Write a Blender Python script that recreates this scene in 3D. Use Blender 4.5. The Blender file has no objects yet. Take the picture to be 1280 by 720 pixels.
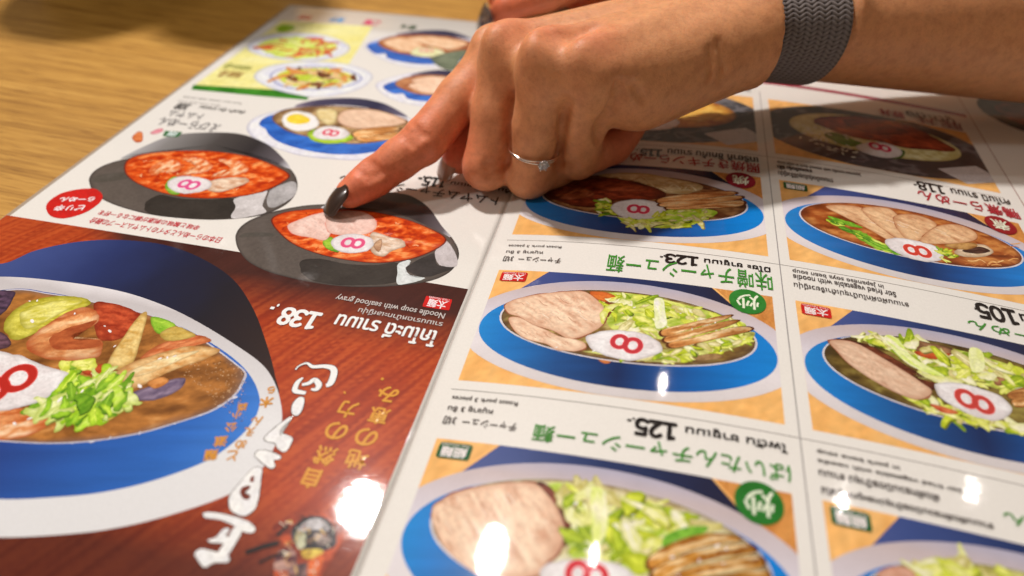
import bpy, math, random
import numpy as np
from mathutils import Vector, Matrix
SC = bpy.context.scene
COL = SC.collection

# ------------------------------------------------------------------ camera
CAM = np.array([0.03723, -0.14102, 0.14664])          # metres above the table (table top is z = 0)
YAW, PITCH, ROLL, FPX = 0.174117, 0.752362, 0.072788, 813.6


def cam_axes():
    cy, sy = math.cos(YAW), math.sin(YAW)
    cp, sp = math.cos(PITCH), math.sin(PITCH)
    fwd = np.array([-sy * cp, cy * cp, -sp])
    right = np.array([cy, sy, 0.0])
    up = np.cross(right, fwd)
    cr, sr = math.cos(ROLL), math.sin(ROLL)
    return cr * right + sr * up, -sr * right + cr * up, fwd


RGT, UPV, FWD = cam_axes()
cd = bpy.data.cameras.new('camera')
cam = bpy.data.objects.new('camera', cd)
COL.objects.link(cam)
M = Matrix.Identity(4)
for i in range(3):
    M[i][0], M[i][1], M[i][2], M[i][3] = RGT[i], UPV[i], -FWD[i], CAM[i]
cam.matrix_world = M
cd.sensor_width = 36.0
cd.lens = FPX / 1280 * 36
cd.clip_start, cd.clip_end = 0.01, 50
cd.dof.use_dof = True
cd.dof.focus_distance = 0.200
cd.dof.aperture_fstop = 6.2
SC.camera = cam

# ------------------------------------------------------------------ world and lamps
W = bpy.data.worlds.new('World')
SC.world = W
W.use_nodes = True
W.node_tree.nodes['Background'].inputs[0].default_value = (1.0, 0.74, 0.52, 1)
W.node_tree.nodes['Background'].inputs[1].default_value = 0.17


def lamp(name, loc, power, radius, color=(1.0, 0.915, 0.855)):
    l = bpy.data.lights.new(name, 'POINT')
    l.energy = power
    l.shadow_soft_size = radius
    l.color = color
    o = bpy.data.objects.new(name, l)
    o.location = loc
    COL.objects.link(o)
    return o


# pendant lamps of the restaurant, all beyond the far side of the table
lamp('lamp', (-0.480, 0.500, 1.19), 69.0, 0.042)
lamp('lamp', (-0.142, 0.51, 1.21), 2.4, 0.006)
lamp('lamp', (0.03, 1.00, 1.22), 2.0, 0.005)
lamp('lamp', (0.61, 0.758, 1.22), 3.0, 0.006)
lamp('lamp', (1.04, 0.90, 1.22), 2.0, 0.005)

lamp('lamp', (-0.95, -0.40, 1.05), 15.0, 0.06)           # fill lamp added behind and left of the camera to brighten the fingers

SC.view_settings.view_transform = 'Standard'
SC.view_settings.look = 'None'
SC.view_settings.exposure = 0.0
SC.view_settings.gamma = 1.0
SC.cycles.use_denoising = True
SC.cycles.max_bounces = 6


# ------------------------------------------------------------------ small helpers
def lin(c):
    c = np.asarray(c, float) / 255.0
    return np.where(c <= 0.04045, c / 12.92, ((c + 0.055) / 1.055) ** 2.4)


def tag(o, label, cat, group=None, kind=None):
    if label:
        o['label'] = label
    if cat:
        o['category'] = cat
    if group:
        o['group'] = group
    if kind:
        o['kind'] = kind
    return o


def empty(name, loc=(0, 0, 0)):
    o = bpy.data.objects.new(name, None)
    o.location = loc
    o.empty_display_size = 0.01
    COL.objects.link(o)
    return o


def mesh_obj(name, verts, faces, mat, parent=None, smooth=True, cols=None):
    me = bpy.data.meshes.new(name)
    me.from_pydata([tuple(map(float, v)) for v in verts], [], faces if isinstance(faces, list) else faces.tolist())
    if smooth:
        me.polygons.foreach_set('use_smooth', [True] * len(me.polygons))
    if cols is not None:
        a = me.color_attributes.new('Col', 'FLOAT_COLOR', 'POINT')
        c4 = np.ones((len(verts), 4), np.float32)
        c4[:, :3] = cols
        a.data.foreach_set('color', c4.ravel())
    me.materials.append(mat)
    me.update()
    o = bpy.data.objects.new(name, me)
    COL.objects.link(o)
    if parent:
        o.parent = parent
        o.matrix_parent_inverse = Matrix.Translation(-Vector(parent.location)) if parent.location.length > 0 else Matrix.Identity(4)
    return o


class NT:
    """tiny node-tree writer"""
    def __init__(self, name):
        self.m = bpy.data.materials.new(name)
        self.m.use_nodes = True
        self.t = self.m.node_tree
        self.b = self.t.nodes['Principled BSDF']

    def n(self, typ, **kw):
        nd = self.t.nodes.new(typ)
        for k, v in kw.items():
            if k.startswith('i_'):
                key = k[2:]
                key = int(key) if key.isdigit() else key.replace('_', ' ')
                nd.inputs[key].default_value = v
            else:
                setattr(nd, k, v)
        return nd

    def l(self, a, b):
        self.t.links.new(a, b)

    def set(self, **kw):
        for k, v in kw.items():
            self.b.inputs[k.replace('_', ' ')].default_value = v

    def math(self, op, a, b=None):
        nd = self.n('ShaderNodeMath', operation=op)
        for i, x in enumerate((a, b)):
            if x is None:
                continue
            if hasattr(x, 'node'):
                self.l(x, nd.inputs[i])
            else:
                nd.inputs[i].default_value = x
        return nd.outputs[0]

    def pos(self, scale=(1, 1, 1), rot=(0, 0, 0)):
        g = self.n('ShaderNodeTexCoord')
        mp = self.n('ShaderNodeMapping')
        mp.inputs['Scale'].default_value = scale
        mp.inputs['Rotation'].default_value = rot
        self.l(g.outputs['Object'], mp.inputs['Vector'])
        return mp.outputs[0]

    def noise(self, vec, scale, detail=3, rough=0.55, dist=0.0):
        nd = self.n('ShaderNodeTexNoise')
        nd.inputs['Scale'].default_value = scale
        nd.inputs['Detail'].default_value = detail
        nd.inputs['Roughness'].default_value = rough
        nd.inputs['Distortion'].default_value = dist
        self.l(vec, nd.inputs['Vector'])
        return nd.outputs['Fac']

    def ramp(self, fac, stops):
        nd = self.n('ShaderNodeValToRGB')
        e = nd.color_ramp.elements
        while len(e) < len(stops):
            e.new(0.5)
        for k, (p, c) in enumerate(stops):
            e[k].position = p
            e[k].color = (*c, 1) if len(c) == 3 else c
        self.l(fac, nd.inputs[0])
        return nd.outputs[0]

    def mix(self, typ, fac, a, b):
        nd = self.n('ShaderNodeMix', data_type='RGBA', blend_type=typ)
        for s, x in ((nd.inputs[0], fac), (nd.inputs[6], a), (nd.inputs[7], b)):
            if hasattr(x, 'node'):
                self.l(x, s)
            elif s.type == 'VALUE':
                s.default_value = x
            else:
                s.default_value = (*x, 1) if len(x) == 3 else x
        return nd.outputs[2]

    def bump(self, h, dist, strength=1.0):
        nd = self.n('ShaderNodeBump')
        nd.inputs['Strength'].default_value = strength
        nd.inputs['Distance'].default_value = dist
        self.l(h, nd.inputs['Height'])
        return nd.outputs[0]


# ------------------------------------------------------------------ the page surface
Z0 = 0.00864
RP = (0.234424, -1.409759, 2.234496)                  # right page bulges up from the spine
LP = (0.043813, -0.027968)                            # left page lies almost flat


def zs(u):
    u = np.asarray(u, float)
    return Z0 + np.where(u > 0, RP[0] * u + RP[1] * u ** 2 + RP[2] * u ** 3, LP[0] * u + LP[1] * u ** 2)


def ray(x, y):
    return FWD[None] + np.outer((np.asarray(x, float) - 640) / FPX, RGT) - np.outer((np.asarray(y, float) - 360) / FPX, UPV)


def at(x, y, z):
    """point at height z seen at (x, y) of the 1280x720 photograph"""
    d = ray([x], [y])[0]
    return CAM + (z - CAM[2]) / d[2] * d


def uv(px):
    """page coordinates (across, along) of points measured in the photograph"""
    px = np.atleast_2d(np.asarray(px, float))
    d = ray(px[:, 0], px[:, 1])
    z = np.full(len(px), 0.012)
    for _ in range(40):
        P = CAM + ((z - CAM[2]) / d[:, 2])[:, None] * d
        z = 0.5 * z + 0.5 * zs(P[:, 0])
    return P[:, :2]


LAYER = 0.000016


def lift(q, layer):
    q = np.asarray(q, float)
    return np.column_stack([q[:, 0], q[:, 1], zs(q[:, 0]) + LAYER * layer])
# ------------------------------------------------------------------ the person: hands as one skin each, grown from a distance field
def smin(a, b, k):
    h = np.clip(0.5 + 0.5 * (b - a) / k, 0, 1)
    return b + (a - b) * h - k * h * (1 - h)


class Field:
    def __init__(self, lo, hi, step):
        self.lo = np.array(lo, float)
        self.step = step
        self.n = np.ceil((np.array(hi) - self.lo) / step).astype(int) + 1

    def new(self):
        return np.full(self.n, 40.0, np.float32)

    def sub(self, lo, hi):
        a = np.clip(np.floor((np.asarray(lo) - self.lo) / self.step).astype(int), 0, self.n)
        b = np.clip(np.ceil((np.asarray(hi) - self.lo) / self.step).astype(int) + 1, 0, self.n)
        ax = [(self.lo[i] + self.step * np.arange(a[i], b[i])).astype(np.float32) for i in range(3)]
        return tuple(slice(a[i], b[i]) for i in range(3)), ax[0][:, None, None], ax[1][None, :, None], ax[2][None, None, :]

    def cone(self, g, a, b, ra, rb, k, pad=12):
        a, b = np.asarray(a, float), np.asarray(b, float)
        r = max(ra, rb) + pad
        s, X, Y, Z = self.sub(np.minimum(a, b) - r, np.maximum(a, b) + r)
        ab = b - a
        t = ((X - a[0]) * ab[0] + (Y - a[1]) * ab[1] + (Z - a[2]) * ab[2]) / max(ab @ ab, 1e-6)
        t = np.clip(t, 0, 1)
        d = np.sqrt((X - a[0] - t * ab[0]) ** 2 + (Y - a[1] - t * ab[1]) ** 2 + (Z - a[2] - t * ab[2]) ** 2) - (ra + (rb - ra) * t)
        g[s] = smin(g[s], d, k) if k > 0 else np.minimum(g[s], d)

    def chain(self, g, pts, rad, k):
        for i in range(len(pts) - 1):
            self.cone(g, pts[i], pts[i + 1], rad[i], rad[i + 1], k)

    def oval(self, g, c, ax, rad, k, pad=12):
        """ellipsoid with axes ax (3 unit rows) and radii rad"""
        c = np.asarray(c, float)
        r = max(rad) + pad
        s, X, Y, Z = self.sub(c - r, c + r)
        q = [((X - c[0]) * v[0] + (Y - c[1]) * v[1] + (Z - c[2]) * v[2]) / rr for v, rr in zip(ax, rad)]
        m = np.sqrt(q[0] ** 2 + q[1] ** 2 + q[2] ** 2)
        d = (m - 1) * min(rad)
        g[s] = smin(g[s], d, k)

    def carve(self, g, a, b, r, k):
        """shallow groove along a segment"""
        a, b = np.asarray(a, float), np.asarray(b, float)
        s, X, Y, Z = self.sub(np.minimum(a, b) - r - 8, np.maximum(a, b) + r + 8)
        ab = b - a
        t = np.clip(((X - a[0]) * ab[0] + (Y - a[1]) * ab[1] + (Z - a[2]) * ab[2]) / max(ab @ ab, 1e-6), 0, 1)
        d = np.sqrt((X - a[0] - t * ab[0]) ** 2 + (Y - a[1] - t * ab[1]) ** 2 + (Z - a[2] - t * ab[2]) ** 2) - r
        g[s] = -smin(-g[s], d, k)

    def limb(self, g, a, axis, wid, thk, t0, t1, rfun, k):
        """long limb of elliptical section: rfun(t) -> (half width, half thickness)"""
        s, X, Y, Z = self.sub(self.lo, self.lo + self.step * self.n)
        X, Y, Z = X - a[0], Y - a[1], Z - a[2]
        t = X * axis[0] + Y * axis[1] + Z * axis[2]
        p = X * wid[0] + Y * wid[1] + Z * wid[2]
        q = X * thk[0] + Y * thk[1] + Z * thk[2]
        rw, rt = rfun(np.clip(t, t0, t1))
        d = (np.sqrt((p / rw) ** 2 + (q / rt) ** 2) - 1) * np.minimum(rw, rt)
        e = np.maximum(t0 - t, t - t1)
        d = np.where(e > 0, np.sqrt(np.maximum(d, 0) ** 2 + e ** 2) if t0 < t1 else d, d)
        g[s] = smin(g[s], d.astype(np.float32), k)

    def hit(self, g, px, py):
        """where the camera ray through a photograph point first meets the skin (mm)"""
        d = ray([px], [py])[0]
        o = CAM * MM
        t = np.arange(60, 420, .4)
        P = o + t[:, None] * d
        I = np.round((P - self.lo) / self.step).astype(int)
        ok = ((I >= 0) & (I < self.n)).all(1)
        v = np.full(len(t), 9.0)
        v[ok] = g[I[ok, 0], I[ok, 1], I[ok, 2]]
        k = np.argmax(v < 0)
        return P[k] if v[k] < 0 else None

    def nets(self, g):
        """naive surface nets"""
        n = np.array(g.shape)
        ins = g < 0
        cnt = np.zeros(n - 1, np.int8)
        for dx in (0, 1):
            for dy in (0, 1):
                for dz in (0, 1):
                    cnt += ins[dx:n[0] - 1 + dx, dy:n[1] - 1 + dy, dz:n[2] - 1 + dz]
        act = (cnt > 0) & (cnt < 8)
        I = np.argwhere(act)
        idx = np.full(n - 1, -1, np.int64)
        idx[act] = np.arange(len(I))
        acc = np.zeros((len(I), 3))
        wt = np.zeros(len(I))
        cs = [(x, y, z) for x in (0, 1) for y in (0, 1) for z in (0, 1)]
        for a in range(8):
            for b in range(a + 1, 8):
                if sum(abs(p - q) for p, q in zip(cs[a], cs[b])) != 1:
                    continue
                va = g[I[:, 0] + cs[a][0], I[:, 1] + cs[a][1], I[:, 2] + cs[a][2]]
                vb = g[I[:, 0] + cs[b][0], I[:, 1] + cs[b][1], I[:, 2] + cs[b][2]]
                x = (va < 0) != (vb < 0)
                t = np.where(x, va / np.where(x, va - vb, 1), 0)
                p = np.array(cs[a]) + t[:, None] * (np.array(cs[b]) - np.array(cs[a]))
                acc += p * x[:, None]
                wt += x
        V = (I + acc / wt[:, None]) * self.step + self.lo
        F = []
        for ax in range(3):
            o1, o2 = [(1, 2), (2, 0), (0, 1)][ax]
            sl0 = [slice(None)] * 3
            sl1 = [slice(None)] * 3
            sl0[ax] = slice(0, n[ax] - 1)
            sl1[ax] = slice(1, n[ax])
            e = ins[tuple(sl0)] != ins[tuple(sl1)]
            E = np.argwhere(e)
            ok = (E[:, o1] > 0) & (E[:, o2] > 0) & (E[:, o1] < n[o1] - 1) & (E[:, o2] < n[o2] - 1)
            E = E[ok]
            q = []
            for d1, d2 in ((1, 1), (0, 1), (0, 0), (1, 0)):
                c = E.copy()
                c[:, o1] -= d1
                c[:, o2] -= d2
                q.append(idx[c[:, 0], c[:, 1], c[:, 2]])
            q = np.stack(q, 1)
            fl = ins[E[:, 0], E[:, 1], E[:, 2]]
            q[~fl] = q[~fl][:, ::-1]
            F.append(q)
        F = np.concatenate(F)
        return V, F[(F >= 0).all(1)]


def proj_px(P):
    q = np.asarray(P) / 1000 - CAM
    z = q @ FWD
    return 640 + FPX * (q @ RGT) / z, 360 - FPX * (q @ UPV) / z


def smooth_line(p, n):
    p = np.asarray(p, float)
    t = np.arange(len(p))
    s = np.linspace(0, len(p) - 1, (len(p) - 1) * n + 1)
    return np.column_stack([np.interp(s, t, p[:, 0]), np.interp(s, t, p[:, 1])])


def unit(v):
    v = np.asarray(v, float)
    return v / np.linalg.norm(v)


def laplace(V, F, it, w=0.5):
    e = np.concatenate([F[:, [0, 1]], F[:, [1, 2]], F[:, [2, 3]], F[:, [3, 0]]])
    e = np.concatenate([e, e[:, ::-1]])
    deg = np.bincount(e[:, 0], minlength=len(V))
    for _ in range(it):
        s = np.stack([np.bincount(e[:, 0], V[e[:, 1], i], len(V)) for i in range(3)], 1)
        V = V + w * (s / np.maximum(deg, 1)[:, None] - V)
    return V


def skin_material():
    k = NT('skin')
    P = k.pos()
    col = k.n('ShaderNodeVertexColor', layer_name='Col').outputs[0]
    mott = k.noise(P, 260, 4, 0.6)
    c = k.mix('MULTIPLY', 0.7, col, k.ramp(mott, [(0.3, (0.78, 0.70, 0.66)), (0.55, (1, 1, 1)), (0.75, (1.12, 1.06, 1.0))]))
    fr = k.noise(P, 900, 2, 0.5)
    c = k.mix('MULTIPLY', 0.5, c, k.ramp(fr, [(0.3, (0.82, 0.78, 0.75)), (0.5, (1, 1, 1))]))
    k.l(c, k.b.inputs['Base Color'])
    k.set(Roughness=0.48, Subsurface_Weight=0.34, Subsurface_Scale=0.0035, Specular_IOR_Level=0.34)
    k.b.inputs['Subsurface Radius'].default_value = (1.0, 0.35, 0.18)
    v = k.n('ShaderNodeTexVoronoi', feature='DISTANCE_TO_EDGE')
    v.inputs['Scale'].default_value = 1150
    k.l(P, v.inputs['Vector'])
    cells = k.math('MINIMUM', v.outputs['Distance'], 0.16)
    h = k.math('ADD', k.math('MULTIPLY', cells, 1.6), k.math('MULTIPLY', k.noise(P, 420, 4, 0.6), 1.0))
    k.l(k.bump(h, 0.00013, 0.85), k.b.inputs['Normal'])
    return k.m


SKIN = skin_material()
MM = 1000.0
# joints in millimetres: knuckle, middle joint, end joint, tip
A_ = lambda x, y, z: at(x, y, z) * MM
IDX = [A_(620, 73, .0445), A_(528, 178, .0258), A_(469, 221, .0158), A_(438, 242, .0118)]
MID = [A_(636, 72, .0525), A_(608, 208, .0190)]
RNG = [A_(685, 84, .0575), A_(661, 219, .0178)]
PNK = [A_(741, 93, .0580), A_(721, 196, .0240)]
WR = np.array([72.0, 110.0, 59.2])
KD = unit(PNK[0] - IDX[0])                        # across the knuckles, index to little finger
MD = unit((MID[0] + RNG[0]) / 2 - WR)             # wrist to knuckles
DN = unit(np.cross(MD, KD))                       # out of the back of the hand
if DN[2] < 0:
    DN = -DN
BK = unit([0.62, 0.76, -0.06])                    # the folded phalanges run back under the palm
for Fg, l2, l3 in ((MID, 25, 12), (RNG, 24, 12), (PNK, 18, 10)):
    Fg.append(Fg[1] + BK * l2)
    Fg.append(Fg[2] + unit(BK + np.array([0, 0, .7])) * l3)
ARM = unit([0.90, 0.42, 0.0])                     # wrist to elbow
AW = unit(KD - ARM * (KD @ ARM))
AT = unit(np.cross(ARM, AW))
if AT[2] < 0:
    AT = -AT


ARM_W, ARM_T = 23.2, 17.4
BAND_T, BAND_W = 11.5, 13.0                       # wrist band: distance from the wrist joint, half width


def left_hand():
    F = Field((-68, 5, 4), (330, 250, 104), 1.0)
    palm = F.new()
    offs = (-15, -5, 5, 13)
    heads = (IDX[0], MID[0], RNG[0], PNK[0])
    rad = (10.2, 10.4, 10.2, 9.4)
    for o, h, r in zip(offs, heads, rad):
        F.cone(palm, WR + KD * o + MD * 6, h - DN * 1.5, 14.0, r, 9)
    for o, h in ((-6, IDX[0]), (6, RNG[0]), (13, PNK[0])):        # the flesh of the palm
        F.cone(palm, WR + KD * o + MD * 12 - DN * 1, h * .72 + WR * .28 - DN * 11, 12, 11, 9)
    F.cone(palm, WR + KD * 13 - DN * 2 + MD * 10, PNK[0] * .72 + WR * .28 - DN * 8 + KD * 2, 12, 10.5, 9)   # heel of the hand
    for h, r in zip(heads, (7.2, 7.6, 7.4, 6.6)):                  # knuckles
        F.oval(palm, h + DN * 5.4 + MD * 1.5, (MD, KD, DN), (8.0, r - 1.0, 6.8), 3.2)
    for h0, h1 in zip(heads, heads[1:]):                           # dips between them
        m = (np.asarray(h0) + h1) / 2 + DN * 12.6
        F.carve(palm, m + MD * 5 - DN * 2, m - MD * 7, 2.2, 5)
    for o, h in zip(offs, heads):                                  # tendons
        F.cone(palm, h + DN * 8.2 - MD * 4, WR + KD * o * .7 + DN * 12 + MD * 22, 2.0, 1.6, 6)
    F.limb(palm, WR, ARM, AW, AT, -6, 250, lambda t: (ARM_W + 0.085 * np.clip(t - 15, 0, 140), ARM_T + 0.130 * np.clip(t - 5, 0, 130)), 10)
    F.cone(palm, WR + KD * 21 + AT * 8 + ARM * 4, WR + KD * 20 + AT * 8 + ARM * 12, 7, 6, 12)            # ulna head
    # thumb folded under the palm
    th = [WR + MD * 20 - KD * 18 - DN * 5, WR + MD * 42 - KD * 20 - DN * 24, A_(608, 166, .0215), A_(574, 196, .0170)]
    thumb = F.new()
    F.chain(thumb, th, (12.5, 11, 8.6, 6.4), 5)
    fingers = []
    for J, R in ((IDX, (9.4, 7.7, 6.6, 5.3)), (MID, (9.6, 8.3, 7.6, 6.4)), (RNG, (9.4, 8.0, 7.2, 6.2)), (PNK, (9.0, 7.7, 6.8, 5.8))):
        g = F.new()
        for i in range(3):
            a, b = J[i], J[i + 1]
            m = (a + b) / 2
            F.cone(g, a, m, R[i], (R[i] + R[i + 1]) / 2 - .25, 2.5)
            F.cone(g, m, b, (R[i] + R[i + 1]) / 2 - .25, R[i + 1], 2.5)
        fingers.append(g)
    g = fingers[0]
    for o in fingers[1:]:
        g = smin(g, o, 1.1)
    # webs: blend fingers with the palm only near the knuckles
    hand = smin(smin(palm, g, 3.0), thumb, 1.2)
    # creases: between the bent fingers, at the base of the little finger, across the wrist
    for J, K, t0 in ((MID, RNG, .30), (RNG, PNK, .28)):
        pts = []
        for t in (t0, .45, .6, .8, 1.0):
            m = (J[0] * (1 - t) + J[1] * t + K[0] * (1 - t) + K[1] * t) / 2
            v = unit(CAM * MM - m)
            x, y = proj_px(m)
            row = [(dx, F.hit(hand, x + dx, y)) for dx in range(-16, 23, 2)]
            row = [(dx, q, np.linalg.norm(q - CAM * MM)) for dx, q in row if q is not None]
            if len(row) > 4:                          # the valley between the two fingers
                d0, d1 = row[0][2], row[-1][2]
                n = len(row) - 1
                best = max(range(1, n), key=lambda i: row[i][2] - (d0 + (d1 - d0) * i / n))
                pts.append(row[best][1] + v * .1)
        for a, b in zip(pts, pts[1:]):
            F.carve(hand, a, b, 1.2, 2.2)
    for line, r in (([(774, 108), (774, 120), (768, 132), (758, 146), (750, 158), (750, 176)], 1.7), ([(637, 202), (624, 213), (606, 221)], .6), ([(632, 194), (620, 203), (606, 208)], .5), ([(692, 196), (708, 206), (722, 208)], .45),
                    ([(896, 50), (903, 70), (902, 98)], .42), ([(886, 60), (889, 76), (884, 100)], .36), ([(790, 102), (797, 116), (806, 128)], .42),
                    ([(452, 206), (462, 212), (472, 222)], .42), ([(458, 200), (469, 207), (479, 217)], .42), ([(446, 212), (455, 218), (463, 227)], .36),
                    ([(503, 158), (514, 167), (523, 177)], .42), ([(510, 151), (521, 160), (531, 171)], .42), ([(497, 165), (508, 174), (516, 184)], .36)):
        q = [h for h in (F.hit(hand, *p) for p in smooth_line(line, 6)) if h is not None]
        for a, b in zip(q, q[1:]):
            F.carve(hand, a, b, r, 1.6 if r < 1 else 1.8)
    V, Q = F.nets(hand)
    V = laplace(V, Q, 3, .5)
    # the skin gives way under the wrist band
    X = V - WR
    t = X @ ARM
    e = np.sqrt(((X @ AW) / (ARM_W + .085 * np.clip(t - 15, 0, 140))) ** 2 + ((X @ AT) / (ARM_T + .130 * np.clip(t - 5, 0, 130))) ** 2)
    on = np.clip((BAND_W + 2.5 - np.abs(t - BAND_T)) / 3, 0, 1)
    f = np.where(e > .985, .985 / e, 1) * on + (1 - on)
    V = V + (f - 1)[:, None] * (X - t[:, None] * ARM)
    # colour: redder at finger ends and joints, paler on the back
    base = np.array([0.69, 0.325, 0.150])
    red = np.array([0.80, 0.205, 0.105])
    w = np.zeros(len(V))
    for c, r, a in ((IDX[3], 26, .9), (IDX[2], 24, .8), (IDX[1], 22, .75), (MID[1], 16, .35), (RNG[1], 14, .25), (PNK[2], 18, .8),
                    (th[3], 20, 1.0), (th[2], 22, .9), (MID[0] + DN * 10, 10, .45), (RNG[0] + DN * 10, 10, .45), (PNK[0] + DN * 10, 10, .4)):
        w = np.maximum(w, a * np.exp(-(((V - c) ** 2).sum(1)) / r ** 2))
    C = base * (1 - w[:, None]) + red * w[:, None]
    return V, Q, C, th
# ------------------------------------------------------------------ table
def wood_table():
    k = NT('oak_table')
    ang = math.radians(-11)
    P = k.pos((11.0, 330.0, 1.0), (0, 0, ang))
    P2 = k.pos((55.0, 1150.0, 1.0), (0, 0, ang))
    P3 = k.pos((1.3, 9.0, 1.0), (0, 0, ang))
    band = k.ramp(k.noise(P, 1.0, 5, 0.6, 0.5), [(0.28, (0.30, 0.145, 0.024)), (0.50, (0.50, 0.270, 0.052)), (0.72, (0.63, 0.370, 0.088))])
    pore = k.ramp(k.noise(P2, 1.0, 3, 0.6), [(0.36, (0.50, 0.42, 0.32)), (0.47, (1, 1, 1))])
    big = k.ramp(k.noise(P3, 1.0, 3, 0.5), [(0.3, (0.80, 0.76, 0.70)), (0.7, (1.1, 1.1, 1.1))])
    c = k.mix('MULTIPLY', 0.75, band, pore)
    c = k.mix('MULTIPLY', 0.8, c, big)
    k.l(c, k.b.inputs['Base Color'])
    k.set(Roughness=0.42, Specular_IOR_Level=0.4)
    k.l(k.bump(k.noise(P2, 1.0, 2), 0.0002, 0.5), k.b.inputs['Normal'])
    v = []
    f = []
    X0, X1, Y0, Y1, H, b = -0.75, 0.85, -0.42, 0.62, 0.035, 0.003
    for z, i in ((-H, b), (-b, 0), (0, b)):
        v += [(X0 + i, Y0 + i, z), (X1 - i, Y0 + i, z), (X1 - i, Y1 - i, z), (X0 + i, Y1 - i, z)]
    f = [[3, 2, 1, 0], [8, 9, 10, 11]]
    for r in (0, 4):
        for i in range(4):
            f.append([r + i, r + (i + 1) % 4, r + 4 + (i + 1) % 4, r + 4 + i])
    o = mesh_obj('tabletop', v, f, k.m, smooth=False)
    o['kind'] = 'structure'
    return o


wood_table()


# ------------------------------------------------------------------ the laminated menu
def print_material(name='printed_laminate', wrinkle=1.0):
    k = NT(name)
    P = k.pos()
    col = k.n('ShaderNodeVertexColor', layer_name='Col').outputs[0]
    c = k.mix('MULTIPLY', 0.6, col, k.ramp(k.noise(P, 1900, 3, 0.6), [(0.3, (0.93, 0.93, 0.93)), (0.7, (1.05, 1.05, 1.05))]))
    k.l(c, k.b.inputs['Base Color'])
    k.set(Roughness=0.34, Specular_IOR_Level=0.06, Coat_Weight=1.0, Coat_Roughness=0.042, Coat_IOR=1.5)
    w = k.math('ADD', k.math('MULTIPLY', k.noise(k.pos((1, 1.6, 1)), 330, 2, 0.5, 0.6), 1.0), k.math('MULTIPLY', k.noise(P, 45, 2, 0.5), 2.6))
    w = k.math('ADD', w, k.math('MULTIPLY', k.noise(k.pos((260, 1700, 1)), 1.0, 2, 0.5), 0.10))
    k.l(k.bump(w, 0.000011 * wrinkle, 1.0), k.b.inputs['Coat Normal'])
    return k.m


INK = print_material()
PAPER = lin((231, 231, 227)) * 0.98


def alb(c):
    """reflectance of an ink whose colour in the photograph is c (white paper there is about 232,220,206)"""
    return np.clip(lin(c) / lin((236, 224, 210)) * 0.82, 0.004, 0.9)


def vnoise(x, y, seed):
    xi, yi = np.floor(x).astype(np.int64), np.floor(y).astype(np.int64)
    fx, fy = x - xi, y - yi
    fx, fy = fx * fx * (3 - 2 * fx), fy * fy * (3 - 2 * fy)

    def h(a, b):
        n = (a * 374761393 + b * 668265263 + seed * 974634777) & 0xffffffff
        n = ((n ^ (n >> 13)) * 1274126177) & 0xffffffff
        return ((n ^ (n >> 16)) & 0xffff) / 65535.0
    return (h(xi, yi) * (1 - fx) + h(xi + 1, yi) * fx) * (1 - fy) + (h(xi, yi + 1) * (1 - fx) + h(xi + 1, yi + 1) * fx) * fy


def fbm(q, scale, seed, ang=0.0, stretch=1.0, octs=3):
    """q in metres; scale = feature size in mm; stretch makes streaks along ang (degrees)"""
    a = math.radians(ang)
    x = (q[:, 0] * math.cos(a) + q[:, 1] * math.sin(a)) * 1000 / (scale * stretch)
    y = (-q[:, 0] * math.sin(a) + q[:, 1] * math.cos(a)) * 1000 / scale
    s, amp, tot = 0, 1.0, 0
    for o in range(octs):
        s = s + amp * vnoise(x + 31 * o, y + 17 * o, seed + o)
        tot += amp
        amp *= 0.55
        x, y = x * 2.03, y * 2.03
    return s / tot


def lerpc(stops, t):
    """stops: [(pos, rgb photo colour)] -> reflectance"""
    ps = [p for p, _ in stops]
    cs = np.array([alb(c) for _, c in stops])
    return np.stack([np.interp(t, ps, cs[:, i]) for i in range(3)], 1)


def ink(stops, scale=3.0, seed=1, ang=0.0, stretch=1.0, contrast=1.6, edge=None, shade=None, octs=4):
    """colour function: warped noise between stops; edge=(rgb, width 0..1) uneven rim tint; shade=(dx, dy, amount) printed modelling of the food"""
    def f(q, r, loc):
        w1 = fbm(q, scale * 1.3, seed + 50, 0, 1, 2) - .5
        w2 = fbm(q, scale * 1.3, seed + 60, 0, 1, 2) - .5
        qq = q + np.column_stack([w1, w2]) * scale / 1000 * .9
        n = np.clip((fbm(qq, scale, seed, ang, stretch, octs) - 0.5) * contrast * 1.25 + 0.5, 0, 1)
        c = lerpc(stops, n)
        c = c * (0.80 + 0.40 * fbm(q, .45, seed + 7, 0, 1, 2))[:, None]
        if shade:
            g = loc[:, 0] * shade[0] + loc[:, 1] * shade[1]
            c = c * (1 + shade[2] * np.clip(g, -1, 1))[:, None]
        if edge:
            wd = max(edge[1], 1e-3) * (0.35 + 1.3 * fbm(q, scale * 1.7, seed + 11, 0, 1, 2))
            w = np.clip((r - (1 - wd)) / wd, 0, 1) ** 1.5 * .85
            c = c * (1 - w[:, None]) + alb(edge[0]) * w[:, None]
        return c
    return f


def flat(rgb):
    return ink([(0, rgb), (1, rgb)])


def smooth(pts, n=8, closed=True):
    p = np.asarray(pts, float)
    N = len(p)
    out = []
    for i in range(N if closed else N - 1):
        a, b, c, d = (p[(i + k - 1) % N] if closed else p[min(max(i + k - 1, 0), N - 1)] for k in range(4))
        for t in np.arange(n) / n:
            out.append(0.5 * (2 * b + (c - a) * t + (2 * a - 5 * b + 4 * c - d) * t * t + (3 * b - a - 3 * c + d) * t ** 3))
    return np.array(out)


def resample(p, step):
    q = np.vstack([p, p[:1]])
    d = np.r_[0, np.cumsum(np.hypot(*np.diff(q, axis=0).T))]
    n = max(8, int(d[-1] / step))
    t = np.linspace(0, d[-1], n, endpoint=False)
    return np.column_stack([np.interp(t, d, q[:, 0]), np.interp(t, d, q[:, 1])])


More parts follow.
